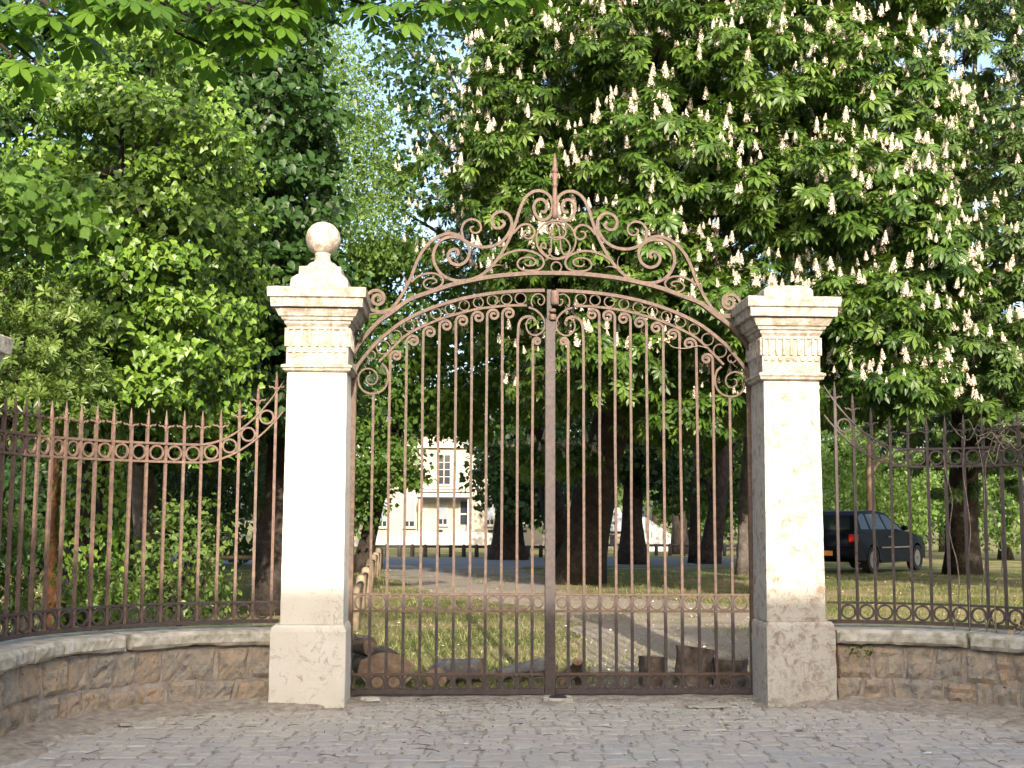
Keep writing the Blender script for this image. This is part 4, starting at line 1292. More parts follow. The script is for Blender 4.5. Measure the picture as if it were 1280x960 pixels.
# evergreen shrub with rosette leaves at the railing's outer end
bS = blobs_px([(20, 365, 10.6, 55, 36, .5), (70, 400, 10.8, 45, 40, .5), (30, 440, 10.5, 55, 45, .5), (85, 460, 10.8, 40, 40, .45), (30, 510, 10.4, 55, 35, .5), (-30, 430, 10.2, 50, 90, .6), (80, 515, 10.7, 40, 22, .4),
    (0, 670, 10.2, 34, 40, .4), (-10, 740, 10.0, 45, 34, .4), (120, 735, 11.2, 40, 26, .35)])
leafy('evergreen_shrub', 'evergreen shrub with whorls of narrow glossy leaves beside the shorter pillar', gbase(-20, 10.4), (at(10, 450, 10.5).x, 10.5, 2.6), .07, bS, M_L_SHRUB, M_BARK, ROSETTE, .085, .06, 7, .16, ((1.0, 1.0), (.7, .6)), cat='shrub', parts=120, droop=-.2, limbs=8, outward=1.0, spread=.4)
for lab, px, D, bl in (('dark laurel bush added to fill the shade beside the ivy-clad stem', 40, 16.0, [(30, 640, 16, 60, 50, .8), (90, 660, 15.8, 50, 46, .7), (-20, 660, 15.6, 60, 60, .8), (60, 590, 16.4, 60, 40, .7)]),
                       ('dark laurel bush added to deepen the shade behind the small loose-leaved bush', 190, 21.0, [(180, 640, 21, 60, 45, 1.0), (240, 620, 21.5, 50, 40, .9), (130, 660, 20.6, 40, 36, .8), (290, 600, 22, 50, 40, 1.0), (230, 570, 22, 70, 40, 1.0)])):
    leafy('filler_laurel_bush', lab, gbase(px, D), (at(px, 640, D).x, D, 1.4), .08, blobs_px(bl), M_L_DARK, M_BARK, OVAL, .11, .12, 20, .30, ((1.0, 1.0), (.6, .5)), cat='shrub', limbs=4, zmin=.05)  # bushes added in dark leaf to deepen the shade behind the railing
# low bush between the bars
bL = blobs_px([(225, 690, 13.5, 34, 40, .4), (250, 735, 13.2, 38, 30, .4), (200, 740, 13.3, 34, 30, .4), (262, 670, 13.8, 20, 40, .3), (215, 640, 13.6, 16, 30, .25), (190, 700, 13.5, 20, 30, .3)])
leafy('garden_bush', 'small loose-leaved bush growing behind the red-brown railing', gbase(228, 13.4), (at(228, 690, 13.4).x, 13.4, .9), .04, bL, M_L_SHRUB, M_BARK, OVAL, .075, .05, 14, .16, ((1.0, 1.0), (.6, .6)), cat='shrub', parts=80, limbs=5, zmin=.05)
# young sycamore reaching in over the shrub
bM = blobs_px([(30, 245, 10.2, 70, 32, .5), (90, 270, 10.4, 45, 26, .4), (30, 295, 10.3, 60, 24, .45), (-30, 270, 10.0, 60, 50, .6)])
leafy('sycamore_sapling', 'young sycamore with broad lobed leaves leaning out above the evergreen shrub', gbase(-160, 10.6), (at(-40, 270, 10.3).x, 10.3, 3.9), .06, bM, M_L_MID, M_BARK_G, MAPLE, .10, .07, 9, .22, ((1.0, 1.0), (.6, .6)), parts=160, droop=.6, limbs=4, outward=.3, spread=.55)

# lime tree, dark, between the ivy and the pillar
bT = blobs_px([(300, 60, 18, 95, 80, 1.4), (340, 160, 17.5, 75, 80, 1.2), (320, 270, 17.3, 90, 70, 1.3), (350, 370, 17.2, 85, 65, 1.2), (310, 450, 17, 95, 55, 1.3), (400, 430, 17.6, 55, 60, 1.0), (250, 490, 17, 90, 45, 1.2), (360, 510, 17.4, 80, 40, 1.1), (200, 545, 17.5, 80, 30, 1.0), (270, -30, 18.5, 150, 60, 1.8), (375, 240, 18, 40, 60, .9)])
bQ = blobs_px([(40, 60, 16.5, 90, 70, 1.3), (150, 90, 16.8, 80, 70, 1.2), (60, 180, 16.3, 90, 60, 1.2), (150, 200, 16.5, 70, 60, 1.1), (40, 300, 16.2, 80, 70, 1.2), (200, 20, 17, 80, 60, 1.2), (-60, 150, 16, 70, 120, 1.3), (120, 330, 16.5, 80, 60, 1.1), (90, 430, 16.5, 100, 60, 1.1), (190, 470, 16.6, 80, 50, 1.0)])
leafy('elm_tree', 'dark elm standing close behind the ivy-clad tree', gbase(195, 20), (at(150, 300, 17.5).x, 17.5, 5.2), .22, bQ, M_L_DARK, M_BARK_G, HEART, .12, .15, 24, .40, ((1.0, 1.0),), droop=.7, limbs=8, flat_=.35)
bT += [(-4.9, 19.5, 6.0, 1.4, 1.6, 3.6)]
leafy('lime_tree', 'dark green lime tree between the ivy-clad tree and ball-topped pillar', gbase(342, 18.6), (-3.3, 18.8, 6.2), .24, bT, M_L_DARK, M_BARK, HEART, .12, .16, 26, .40, ((1.0, 1.0), (.75, .5)), droop=.7, limbs=10, outward=.7, flat_=.35)
# pale open robinia behind it
bR = blobs_px([(415, 120, 28, 42, 70, 1.4), (435, 210, 28, 45, 55, 1.4), (395, 60, 28.5, 45, 50, 1.4), (455, 285, 27.5, 50, 38, 1.2), (400, 290, 28, 40, 40, 1.2), (450, 150, 28.5, 30, 50, 1.0), (370, 180, 29, 40, 60, 1.2), (470, 230, 29, 28, 40, 1.0), (480, 310, 28, 40, 30, 1.1)])
leafy('robinia_tree', 'pale open-crowned robinia seen behind the stone ball', gbase(396, 28.5), (at(398, 200, 28.4).x, 28.4, 8.6), .22, bR, M_L_PALE, M_BARK_G, OVAL, .10, .20, 38, .55, ((1.0, 1.0), (.6, .6)), droop=.6, limbs=7)
# maple with sky through it, backlit shade put into its dark leaf colour
bK = blobs_px([(560, 90, 32, 80, 45, 2.0), (505, 100, 32, 45, 40, 1.6), (600, 45, 32, 90, 45, 2.0), (530, 165, 31.5, 75, 30, 1.8), (510, 215, 31, 50, 26, 1.4), (600, 160, 31, 50, 45, 1.5), (560, 235, 31, 45, 24, 1.3), (495, 258, 31, 36, 18, 1.2), (610, 260, 31, 40, 40, 1.3), (500, 45, 33, 50, 30, 1.4), (560, -10, 33, 120, 40, 2.0)])
leafy('maple_tree', 'dark spreading maple with sky showing through, left of the spear finial', gbase(705, 35), (at(610, 130, 32).x, 32, 11), .34, bK, M_L_DARK, M_BARK, MAPLE, .15, .80, 24, .60, ((1.0, 1.0),), droop=.6, limbs=11, flat_=.35)
# sunny maple seen through the left gate leaf
bP = blobs_px([(495, 340, 29, 55, 42, 1.5), (455, 350, 29, 30, 40, 1.2), (560, 390, 29, 70, 50, 1.6), (495, 430, 28.5, 55, 50, 1.4), (600, 450, 30, 70, 55, 1.6), (550, 480, 29.5, 55, 40, 1.4), (470, 510, 29, 45, 50, 1.3), (490, 575, 28.5, 30, 26, .9), (450, 570, 29, 20, 50, .9), (640, 380, 30, 50, 60, 1.5), (660, 470, 31, 40, 60, 1.3), (450, 625, 29.5, 16, 36, .7), (545, 526, 30, 42, 18, 1.2), (585, 536, 30.5, 30, 16, 1.0), (505, 600, 28.8, 12, 12, .5)])
leafy('park_maple_tree', 'sunlit green maple filling the view through the gate leaf near the ball', gbase(452, 30.5), (at(520, 420, 30).x, 30, 5.4), .22, bP, M_L_MID, M_BARK, MAPLE, .115, .30, 38, .50, ((1.0, 1.0), (.7, .45)), droop=.6, limbs=9, flat_=.45)
# dark tree before the villa
bD = blobs_px([(618, 555, 46, 26, 34, 1.4), (650, 560, 46, 45, 55, 2.0), (690, 540, 46, 40, 60, 1.8), (632, 500, 46, 48, 36, 2.0), (604, 590, 45, 14, 20, .8), (660, 630, 45, 34, 20, 1.4), (685, 600, 45, 40, 40, 1.6), (622, 622, 44.5, 16, 14, .8)])
leafy('shade_tree', 'dark broad tree standing before the pale villa', gbase(637, 46), (at(640, 540, 46).x, 46, 4.6), .62, bD, M_L_DARK, M_BARK, MAPLE, .2, .55, 24, .65, ((1.0, 1.0), (.7, .5)), droop=.6, limbs=7)
# trees right of the big trunk
bE = blobs_px([(770, 560, 40, 40, 45, 1.6), (740, 590, 39, 30, 30, 1.2), (810, 560, 40, 40, 45, 1.6), (780, 500, 40, 80, 50, 2.0), (830, 600, 40, 24, 26, 1.1)])
leafy('park_tree', 'dark-trunked tree with low leaves over the grey shed', gbase(791, 40), (at(791, 540, 40).x, 40, 4.2), .42, bE, M_L_DARK, M_BARK, MAPLE, .18, .5, 24, .55, ((1.0, 1.0), (.7, .5)), droop=.6, limbs=6)
bF = blobs_px([(880, 570, 44, 60, 40, 1.8), (930, 540, 44, 60, 60, 2.0), (860, 620, 45, 26, 26, 1.3), (920, 620, 46, 40, 26, 1.5), (850, 540, 45, 50, 50, 1.8)])
b0 = gbase(884, 41)
leafy('leaning_tree', 'leaning slender-trunked tree behind the gate leaf with dried blossom', b0, (at(908, 540, 41).x, 41, 4.6), .36, bF, M_L_WOOD, M_BARK, MAPLE, .18, .5, 24, .55, ((1.0, 1.0), (.7, .5)), droop=.6, limbs=6)
for (px, D, r, lab) in ((868, 42, .20, 'thin straight dark trunk beside the leaning tree'), (928, 30, .16, 'slim grey trunk rising behind the bare-capped pillar'), (848, 60, .4, 'distant dark trunk between shed and leaning tree')):
    b0 = gbase(px, D)
    bl = [(b0[0], D + .5, 6.0, 2.2, 1.8, 2.0)]
    leafy('slender_tree', lab, b0, (b0[0] + .3, D, 6), r, bl, M_L_WOOD, M_BARK if D != 30 else M_BARK_G, MAPLE, .19, .8, 22, .6, ((1.0, 1.0),), limbs=3)
# right of the pillar: bright bush, tan trunk, pale willow-like tree
bG = blobs_px([(1050, 600, 44, 40, 40, 1.6), (1110, 590, 45, 50, 50, 1.8), (1080, 560, 46, 60, 40, 1.8), (1140, 620, 46, 26, 40, 1.3), (1020, 640, 43, 40, 40, 1.4), (1100, 650, 45, 50, 26, 1.4)])
leafy('lit_maple_tree', 'bright leafy tree with tan trunk behind the parked car', gbase(1087, 41), (at(1088, 570, 42).x, 42, 4), .20, bG, M_L_PALE, flat('tan_bark', (.16, .105, .06), .9), OVAL, .17, .45, 30, .55, ((1.0, 1.0), (.7, .5)), limbs=2)
bH = blobs_px([(1250, 650, 48, 40, 45, 1.8), (1220, 610, 50, 40, 40, 1.8), (1300, 620, 47, 50, 70, 2.0), (1160, 640, 54, 26, 40, 1.6)])
leafy('pale_willow_tree', 'hazy pale green tree beyond the railing with the dead vine', gbase(1255, 50), (at(1250, 600, 50).x, 50, 4), .25, bH, M_L_PALE, M_BARK, OVAL, .17, .5, 30, .6, ((1.0, 1.0), (.7, .5)), limbs=6)
# understory and woodland far behind, one tree after another
far_spots = [(-60, 34, 9), (60, 30, 8), (160, 26, 7), (250, 36, 9), (330, 32, 8), (150, 60, 13), (350, 70, 13), (20, 60, 14), (700, 72, 9), (745, 80, 10), (860, 78, 9), (930, 70, 9), (820, 100, 15), (1000, 66, 11), (1090, 75, 11), (1180, 72, 12), (1290, 66, 12), (1380, 50, 11), (560, 125, 15), (460, 130, 14), (650, 120, 15), (270, 105, 15), (930, 120, 17), (1100, 120, 17), (1250, 115, 17), (90, 110, 16), (-80, 90, 15)]
fl_lab = ['behind the ivy-clad tree', 'in deep shade behind the red-brown railing', 'close behind the garden bush', 'dark, past the lime tree trunk', 'near the timber rail behind the ball-topped pillar', 'far beyond the garden bush', 'far past the lime tree', 'far behind the evergreen shrub', 'right beside the villa end', 'over the grey shed roof', 'behind the thin straight trunk', 'behind the leaning tree', 'tall, above the grey shed', 'past the bare-capped pillar', 'behind the tan-trunked tree', 'past the car bonnet', 'beyond the dead vine', 'past the pale willow', 'behind the villa roof', 'behind the villa shutters', 'behind the dark shade tree', 'farthest behind the lime tree', 'farthest behind the leaning tree', 'farthest behind the parked car', 'farthest behind the pale willow', 'farthest behind the ivy', 'farthest past the shorter pillar']
for (px, D, H), lb in zip(far_spots, fl_lab):
    b0 = gbase(px, D); w = H * .33
    bl = []
    for _ in range(6):
        bl.append((b0[0] + random.uniform(-.6, .6) * w, D + random.uniform(-.3, .3) * w, H * random.uniform(.2, .85), w * random.uniform(.5, .8), w * random.uniform(.5, .8), H * random.uniform(.16, .24)))
    sz = .13 + D * .0016
    leafy('woodland_tree', 'leafy woodland tree ' + lb, b0, (b0[0], D, H * .8), H * .022, bl, M_L_WOOD if D > 40 else M_L_DARK, M_BARK, OVAL, sz * 1.5, .35 + D * .014, 22, .35 + D * .005, ((1.0, 1.0),), limbs=4, zmin=.1, group='woodland trees closing the park')  # nearer trees take the leaf with shade in its colour

# overhanging bough of a chestnut rooted in the garden off to the left
fb = (-6.4, 9.8, 0)
bough = thing('overhanging_chestnut_tree', 'chestnut bough with big fresh palmate leaves hanging in over the ivy', 'tree', fb)
tb_base = trunk_path(fb, (-6.2, 9.2, 5.2), 10, .03)
obj('trunk', tubes_mesh('trunk', [(tb_base, [.34 - .014 * i for i in range(11)], 14, .2)], fb), M_BARK, bough)
tips = [(15, 40, 7.6), (60, 20, 7.4), (95, 45, 7.5), (40, 85, 7.6), (130, 15, 7.3), (10, 75, 7.5), (180, 8, 7.2), (30, 8, 7.5),
        (165, 2, 7.2), (300, 40, 7.8), (330, 60, 7.9), (285, 20, 7.7), (340, 30, 7.9), (255, 70, 8.0), (230, 30, 7.9), (310, 10, 7.7), (360, 12, 7.9), (265, 5, 7.6), (380, -10, 8), (220, -5, 7.6),
        (465, 8, 8.2), (490, 30, 8.3), (455, -15, 8.2), (520, 5, 8.3), (560, 8, 8.4), (590, -5, 8.4), (620, 5, 8.5), (530, -25, 8.3), (650, -10, 8.5), (410, -25, 8.1), (680, -25, 8.6), (-10, 20, 7.4), (350, -20, 7.8), (100, -10, 7.3)]
tb = []
P_ = []; X_ = []; Z_ = []; S_ = []
for (px, py, D) in tips:
    tip = at(px, py, D + 2.4)
    st = Vector((-6.0 + random.uniform(0, .3), 9.4, 4.9 + random.uniform(0, .6)))
    mid = st.lerp(tip, .55) + Vector((0, 0, .7))
    path = [Vector(q) for q in catmull([st, mid, tip + Vector((-.05, 0, .12)), tip], 5)]
    tb.append((path, [.026 * (1 - .88 * i / (len(path) - 1)) + .003 for i in range(len(path))], 6, .1))
    nl = 5 if py < 100 else 4
    for k in range(nl):
        an = 2 * math.pi * (k + random.random() * .6) / nl
        dr = Vector((math.cos(an), math.sin(an) * .8, -.12 + random.uniform(-.25, .1))).normalized()
        pl = random.uniform(.08, .17)
        q = tip + dr * pl
        tb.append(([tip, tip + dr * pl * .5 + Vector((0, 0, .012)), q], [.004, .003, .003], 4, 0))
        P_.append(q); X_.append(dr + Vector((0, 0, -.35 + random.uniform(-.15, .1)))); Z_.append(Vector((random.uniform(-.25, .25), -.38 + random.uniform(-.25, .2), 1))); S_.append(random.uniform(.17, .235))
obj('limb', tubes_mesh('limb', tb, fb), M_BARK, bough)
place_parts('leaf', 'overhanging_leaf', PALM_FINE, np.array(P_), np.array(X_), np.array(Z_), np.array(S_), M_L_FORE, bough)

# ------------------------------------------------------------------ villa
M_WALL = flat('pale_render', (.33, .305, .25), .9, 0, .2)
M_TRIM = flat('white_trim', (.385, .37, .335), .8)
M_GLASS = flat('dark_pane', (.025, .03, .04), .12, 0, .6)
M_SHUT = flat('white_shutter', (.19, .215, .24), .7)
M_SLATE = simple('slate_roof', [(.3, (.09, .095, .11)), (.7, (.17, .175, .19))], 6, .7, .4, 20)
hy = 86.0; hk = hy / F_PX
hb = gz(hy)
def hx(px): return at(px, 648, hy).x
def hz(py): return at(560, py, hy).z
villa = thing('villa', 'pale two-storey villa with white shutters and glazed veranda across the park', 'house', (hx(570), hy, hb))
ox, oy, oz = hx(570), hy, hb
def hbx(name, par, mat, px0, px1, d0, d1, py0, py1, bev=0.0):
    return box(name, par, mat, hx(px0) - ox, hx(px1) - ox, d0, d1, hz(py0) - oz, hz(py1) - oz, bev)
wing = hbx('wall', villa, M_WALL, 440, 524, .6, 9, 700, 540)
main = hbx('wall', villa, M_WALL, 523, 700, 0, 9, 700, 535)
hbx('plinth_course', villa, M_TRIM, 439, 523, .5, .7, 700, 671)
hbx('cornice', villa, M_TRIM, 521, 702, -.35, .2, 560, 553)
hbx('string_course', villa, M_TRIM, 522.5, 701, -.12, .05, 611, 607)
hbx('string_course', villa, M_TRIM, 439, 522.4, .45, .65, 608, 604)
# quoins
for k in range(14):
    py = 684 - k * 9
    hbx('quoin', villa, M_TRIM, 523.2, 534 if k % 2 else 530, -.04, .06, py, py - 8.2)
V = [(hx(436) - ox, -.6, hz(540) - oz), (hx(704) - ox, -.6, hz(540) - oz), (hx(704) - ox, 9.6, hz(540) - oz), (hx(436) - ox, 9.6, hz(540) - oz), (hx(500) - ox, 3, hz(500) - oz), (hx(650) - ox, 3, hz(500) - oz), (hx(650) - ox, 6, hz(500) - oz), (hx(500) - ox, 6, hz(500) - oz)]
roof = obj('roof', pydata('roof', V, [(0, 1, 5, 4), (1, 2, 6, 5), (2, 3, 7, 6), (3, 0, 4, 7), (4, 5, 6, 7), (3, 2, 1, 0)]), M_SLATE, villa)
hbx('chimney', roof, M_WALL, 520, 530, 3, 4, 510, 482)
def window(px0, px1, py0, py1, face, cols=2, rows_=4, shutter=False):
    w = hbx('window', villa, M_TRIM, px0 - 1.6, px1 + 1.6, face - .08, face + .03, py1 + 1.8, py0 - 1.8)
    hbx('pane_recess', w, M_GLASS, px0, px1, face - .10, face - .078, py1, py0)
    for i in range(1, cols):
        x = px0 + (px1 - px0) * i / cols; hbx('glazing_bar', w, M_TRIM, x - .5, x + .5, face - .125, face - .101, py1, py0)
    for j in range(1, rows_):
        y_ = py0 + (py1 - py0) * j / rows_; hbx('glazing_bar', w, M_TRIM, px0, px1, face - .124, face - .1005, y_ + .4, y_ - .4)
    if shutter:
        hbx('shutter', w, M_SHUT, px0 - .2, px1 + .2, face - .16, face - .126, py1 - 6, py0 - .2)
    hbx('sill', w, M_TRIM, px0 - 2.4, px1 + 2.4, face - .26, face - .081, py1 + 3, py1 + 1.8)
window(547, 562, 569, 605, 0)
window(504.5, 517, 619, 658, .6, 2, 4, True)
window(472, 482, 627, 658, .6, 2, 4, True)
window(507, 516, 585, 603, .6, 2, 2)
window(549, 558.5, 629, 655, 0, 2, 4, True)
window(610, 620, 571, 604, 0)
window(608, 617, 632, 655, 0, 2, 4, True)
window(652, 661, 632, 655, 0, 2, 4, True)
window(650, 661, 571, 604, 0)
dr = hbx('door', villa, M_GLASS, 575.5, 584, -.12, .05, 655, 627)
hbx('door_frame', dr, M_TRIM, 573.8, 575.4, -.15, .05, 656, 626)
hbx('door_frame', dr, M_TRIM, 584.1, 585.8, -.15, .05, 656, 626)
hbx('door_rail', dr, M_TRIM, 575.5, 584, -.155, -.121, 643.5, 641.5)
ver = hbx('veranda_roof', villa, flat('zinc_canopy', (.42, .43, .44), .5), 524, 590, -1.5, -.13, 622, 618)
hbx('canopy_edge', ver, M_GLASS, 523.5, 590.5, -1.62, -1.501, 623.6, 621.8)
hbx('canopy_edge', ver, M_GLASS, 526, 588, -.9, -.8, 616.6, 615.2)
for px in (526, 586): hbx('post', ver, M_TRIM, px - .8, px + .8, -1.5, -1.4, 678, 622.2)
st = hbx('terrace', villa, M_TRIM, 520, 640, -2.4, -.02, 690, 664)
for i in range(5): hbx('step', st, M_TRIM, 515 - i * 1.8, 519.8 - (0 if i == 0 else 0), -2.2 + .002 * i, -.3, 690, 668 + i * 3.2)
for px in (553, 614, 655):
    hbx('cellar_vent', villa, M_GLASS, px - 3, px + 3, -2.46, -2.401, 664.8, 661.6)

# grey shed / annex by the far tree
sy = 74.0
s0 = at(758, 648, sy); sb = gz(sy)
shed = thing('shed', 'small pale annex with grey pitched roof between the trunks', 'shed', (s0.x, sy, sb))
def sx(px): return at(px, 648, sy).x - s0.x
def sz_(py): return at(760, py, sy).z - sb
box('wall', shed, M_WALL, sx(738), sx(783), 0, 5, 0, sz_(663))
V = [(sx(735), -.4, sz_(664)), (sx(786), -.4, sz_(664)), (sx(786), 5.4, sz_(664)), (sx(735), 5.4, sz_(664)), (sx(742), 2.5, sz_(634)), (sx(779), 2.5, sz_(634))]
obj('roof', pydata('roof', V, [(0, 1, 5, 4), (2, 3, 4, 5), (1, 2, 5), (3, 0, 4), (3, 2, 1, 0)]), flat('grey_shingle', (.36, .38, .42), .7), shed)
for px in (756, 765): box('window', shed, M_GLASS, sx(px - 3), sx(px + 3), -.05, -.003, sz_(680), sz_(668))
sh2 = thing('glasshouse', 'white-framed glasshouse with sloping roof beyond the park lawn', 'glasshouse', (at(830, 648, 70).x, 70, gz(70)))
g0 = at(830, 648, 70).x
M_GLS = flat('greenhouse_glass', (.48, .53, .55), .15, 0, .6)
def gx(px): return at(px, 648, 70).x - g0
def gzz(py): return at(830, py, 70).z - gz(70)
V = [(gx(800), 0, 0), (gx(838), 0, 0), (gx(838), 0, gzz(668)), (gx(806), 0, gzz(646)), (gx(800), 0, gzz(646))]
V += [(x, 3, z) for x, y_, z in V]
obj('glazing', pydata('glazing', V, [(0, 1, 2, 3, 4), (9, 8, 7, 6, 5), (0, 5, 6, 1), (1, 6, 7, 2), (2, 7, 8, 3), (3, 8, 9, 4), (4, 9, 5, 0)]), M_GLS, sh2)
for k in range(6):
    x = gx(801 + k * 7); zt_ = min(gzz(646), gzz(668) + (gx(838) - x) * (gzz(646) - gzz(668)) / (gx(838) - gx(806)))
    box('glazing_bar', sh2, M_TRIM, x - .05, x + .05, -.06, -.003, 0, zt_)

# ------------------------------------------------------------------ parked car (dark estate hatchback seen from its rear quarter)
M_PAINT = NT('dark_blue_paint'); M_PAINT.col((.006, .007, .012)); M_PAINT.rough(.5); M_PAINT.b.inputs['Specular IOR Level'].default_value = .12; M_PAINT = M_PAINT.m
M_CGLASS = flat('car_glass', (.02, .03, .026), .15, 0, .25)
M_TYRE = flat('tyre_rubber', (.02, .02, .02), .8)
M_RIM = flat('wheel_trim', (.26, .255, .25), .45, .4)
M_RED = flat('red_lens', (.30, .012, .012), .2); M_AMBER = flat('amber_plate', (.55, .24, .05), .4); M_CHROME = flat('pale_strip', (.35, .33, .29), .4)
def make_car():
    rw = ong(1088, 716.5)            # rear right wheel
    D = rw.y
    root = thing('parked_car', 'dark blue hatchback parked on the grass behind the railing, tail towards the pillar', 'car', (rw.x, rw.y, gz(rw.y)))
    # local: +x forward, +y left, z up; the right side faces the camera
    fw_ = ong(1163, 712.5)           # front right wheel
    head = math.atan2(fw_.y - rw.y, fw_.x - rw.x)
    k = min(1.12, (Vector((fw_.x, fw_.y)) - Vector((rw.x, rw.y))).length / 2.58)
    root.scale = (k, k, k)
    root.location = (rw.x - .74 * k * math.sin(head), rw.y + .74 * k * math.cos(head), gz(rw.y))
    root.rotation_euler = (0, 0, head)
    W = .83
    prof = [(-.74, .32), (-.80, .45), (-.80, .62), (-.76, .80), (-.72, .95), (2.10, .95), (2.55, .93), (3.15, .82), (3.30, .68), (3.33, .45), (3.25, .26)]
    def sect(poly, wf):
        V = []; n = len(poly)
        for sgn in (-1, 1):
            for x, z in poly: V.append((x, sgn * wf(x, z), z))
        F_ = [tuple(range(n)), tuple(range(2 * n - 1, n - 1, -1))]
        for k in range(n): F_.append((k, n + k, n + (k + 1) % n, (k + 1) % n))
        return V, F_
    # lower body with wheel arches
    def archpts(cx, r): return [(cx + r * math.cos(a), .30 + r * math.sin(a)) for a in np.linspace(0, math.pi, 9)]
    bot = [(3.25, .22)] + archpts(2.58, .36)[0:] + [(2.1, .22), (.5, .22)] + archpts(0, .36) + [(-.55, .26)]
    bot = [p for p in bot]
    poly = [(-.74, .30), (-.81, .42), (-.82, .60), (-.78, .78), (-.74, .93), (.2, .955), (1.2, .95), (2.05, .925), (2.6, .86), (3.05, .77), (3.25, .66), (3.32, .48), (3.28, .28)] + archpts(2.58, .36) + [(2.1, .22), (.48, .22)] + archpts(0, .36)
    V, F_ = sect(poly, lambda x, z: W - .05 * max(0, (z - .6) / .35) - .10 * max(0, (x - 2.5) / .8) ** 2 - .05 * max(0, (-x - .3) / .5) ** 2)
    bm = bmesh.new()
    vs = [bm.verts.new(v) for v in V]
    for f in F_: bm.faces.new([vs[i] for i in f])
    bmesh.ops.triangulate(bm, faces=[f for f in bm.faces if len(f.verts) > 4])
    bmesh.ops.recalc_face_normals(bm, faces=bm.faces)
    body = obj('body', bm, M_PAINT, root)
    # cabin
    gh = [(-.70, .935), (-.52, 1.30), (-.35, 1.39), (.6, 1.415), (1.2, 1.36), (2.0, .925)]
    V, F_ = sect(gh, lambda x, z: (W - .055) - .20 * (z - .93) / .48)
    cab = obj('cabin', pydata('cabin', V, F_), M_PAINT, root)
    def side_glass(q, nm='side_window'):
        V = []
        for sgn in (-1,):
            for x, z in q: V.append((x, sgn * ((W - .055) - .20 * (z - .93) / .48 + .006), z))
        obj(nm, pydata(nm, V, [tuple(range(len(V)))[::-1]]), M_CGLASS, cab)
        V2 = [(x, -y_, z) for x, y_, z in V]
        obj(nm, pydata(nm, V2, [tuple(range(len(V2)))]), M_CGLASS, cab)
    side_glass([(-.48, .99), (-.40, 1.27), (-.22, 1.33), (-.05, 1.335), (-.05, .99)])
    side_glass([(.05, .985), (.05, 1.335), (.78, 1.34), (.86, .985)])
    side_glass([(.95, .985), (.88, 1.335), (1.18, 1.30), (1.80, .965)])
    def quad(nm, P, mat, par): return obj(nm, pydata(nm, P, [tuple(range(len(P)))]), mat, par)
    quad('rear_window', [(-.695, .60, .98), (-.695, -.60, .98), (-.545, -.52, 1.285), (-.545, .52, 1.285)], M_CGLASS, cab)
    quad('windscreen', [(1.93, .62, .975), (1.93, -.62, .975), (1.26, -.52, 1.335), (1.26, .52, 1.335)], M_CGLASS, cab)
    for y_ in (-1, 1):
        yy = y_ * .70
        box('tail_light', root, M_RED, -.83, -.70, min(yy - .10, yy + .10), max(yy - .10, yy + .10), .70, .88, .02)
        box('mirror', root, M_PAINT, 1.62, 1.76, y_ * .88 - .07, y_ * .88 + .07, .96, 1.07, .03)
        box('side_strip', root, M_CHROME, .46, 2.18, y_ * .835 - .008, y_ * .835 + .008, .555, .585)
        box('door_handle', root, M_CHROME, .92, 1.06, y_ * .81 - .02, y_ * .81 + .02, .80, .83, .006)
        box('headlight', root, flat('clear_lens', (.6, .62, .62), .1), 3.12, 3.30, min(y_ * .40, y_ * .66), max(y_ * .40, y_ * .66), .60, .73, .03)
        for cx in (0, 2.58):
            w = empty('wheel', (cx, y_ * .74, .30)); w.parent = root
            def disc(nm, R0, R1, y0, y1, mat):
                V = []; Fc = []; N = 24
                for r, yv in ((R0, y0), (R1, y0), (R1, y1), (R0, y1)):
                    for k in range(N): V.append((r * math.cos(2 * math.pi * k / N), yv, r * math.sin(2 * math.pi * k / N)))
                for i in range(4):
                    for k in range(N):
                        a, b = i * N + k, i * N + (k + 1) % N; c_ = ((i + 1) % 4) * N - i * N
                        Fc.append((a, b, b + c_, a + c_))
                obj(nm, pydata(nm, V, Fc), mat, w)
            disc('tyre', .20, .30, -.09, .09, M_TYRE)
            disc('rim', .03, .197, -.075, .075, M_RIM)
    box('bumper', root, M_PAINT, -.90, -.78, -.78, .78, .36, .56, .04, 2)
    box('bumper', root, M_PAINT, 3.22, 3.40, -.70, .70, .30, .52, .04, 2)
    box('number_plate', root, M_AMBER, -.918, -.902, -.26, .26, .40, .51)
    V = [(-.55, y_, z) for y_, z in ((-.5, 1.32), (.5, 1.32))]
    return root
make_car()

# ------------------------------------------------------------------ timber rail fences
def rail_fence(label, pts, post_h, r, mat, rails=(.42,), group=None, sq=False, rail_r=None):
    b = pts[0]
    root = thing('rail_fence', label, 'fence', (b[0], b[1], gz(b[1])), 0, group)
    o0 = Vector((b[0], b[1], gz(b[1])))
    for p in pts:
        q = Vector((p[0], p[1], gz(p[1]))) - o0
        h = post_h * random.uniform(.93, 1.05)
        prof = [(r * 1.0, -.05), (r * 1.02, h * .5), (r, h - r * .7), (r * .75, h - r * .2), (r * .3, h)]
        lathe('post', prof, q, mat, root, 9)
    for a, c in zip(pts, pts[1:]):
        for hz_ in rails:
            A_ = Vector((a[0], a[1], gz(a[1]) + hz_)) - o0; C_ = Vector((c[0], c[1], gz(c[1]) + hz_)) - o0
            rr = rail_r or r * .7
            obj('rail', tubes_mesh('rail', [([A_, A_.lerp(C_, .5), C_], [rr, rr * .95, rr], 7, .1)]), mat, root)
    return root
rail_fence('weathered timber post fence running back along the drive inside the gate', [(-2.02 - (y_ - 16.3) * .085, y_) for y_ in (16.3, 18.6, 20.9, 23.2, 25.6, 28.1, 30.8, 33.6)], .58, .075, M_TIMBER, (.44,))
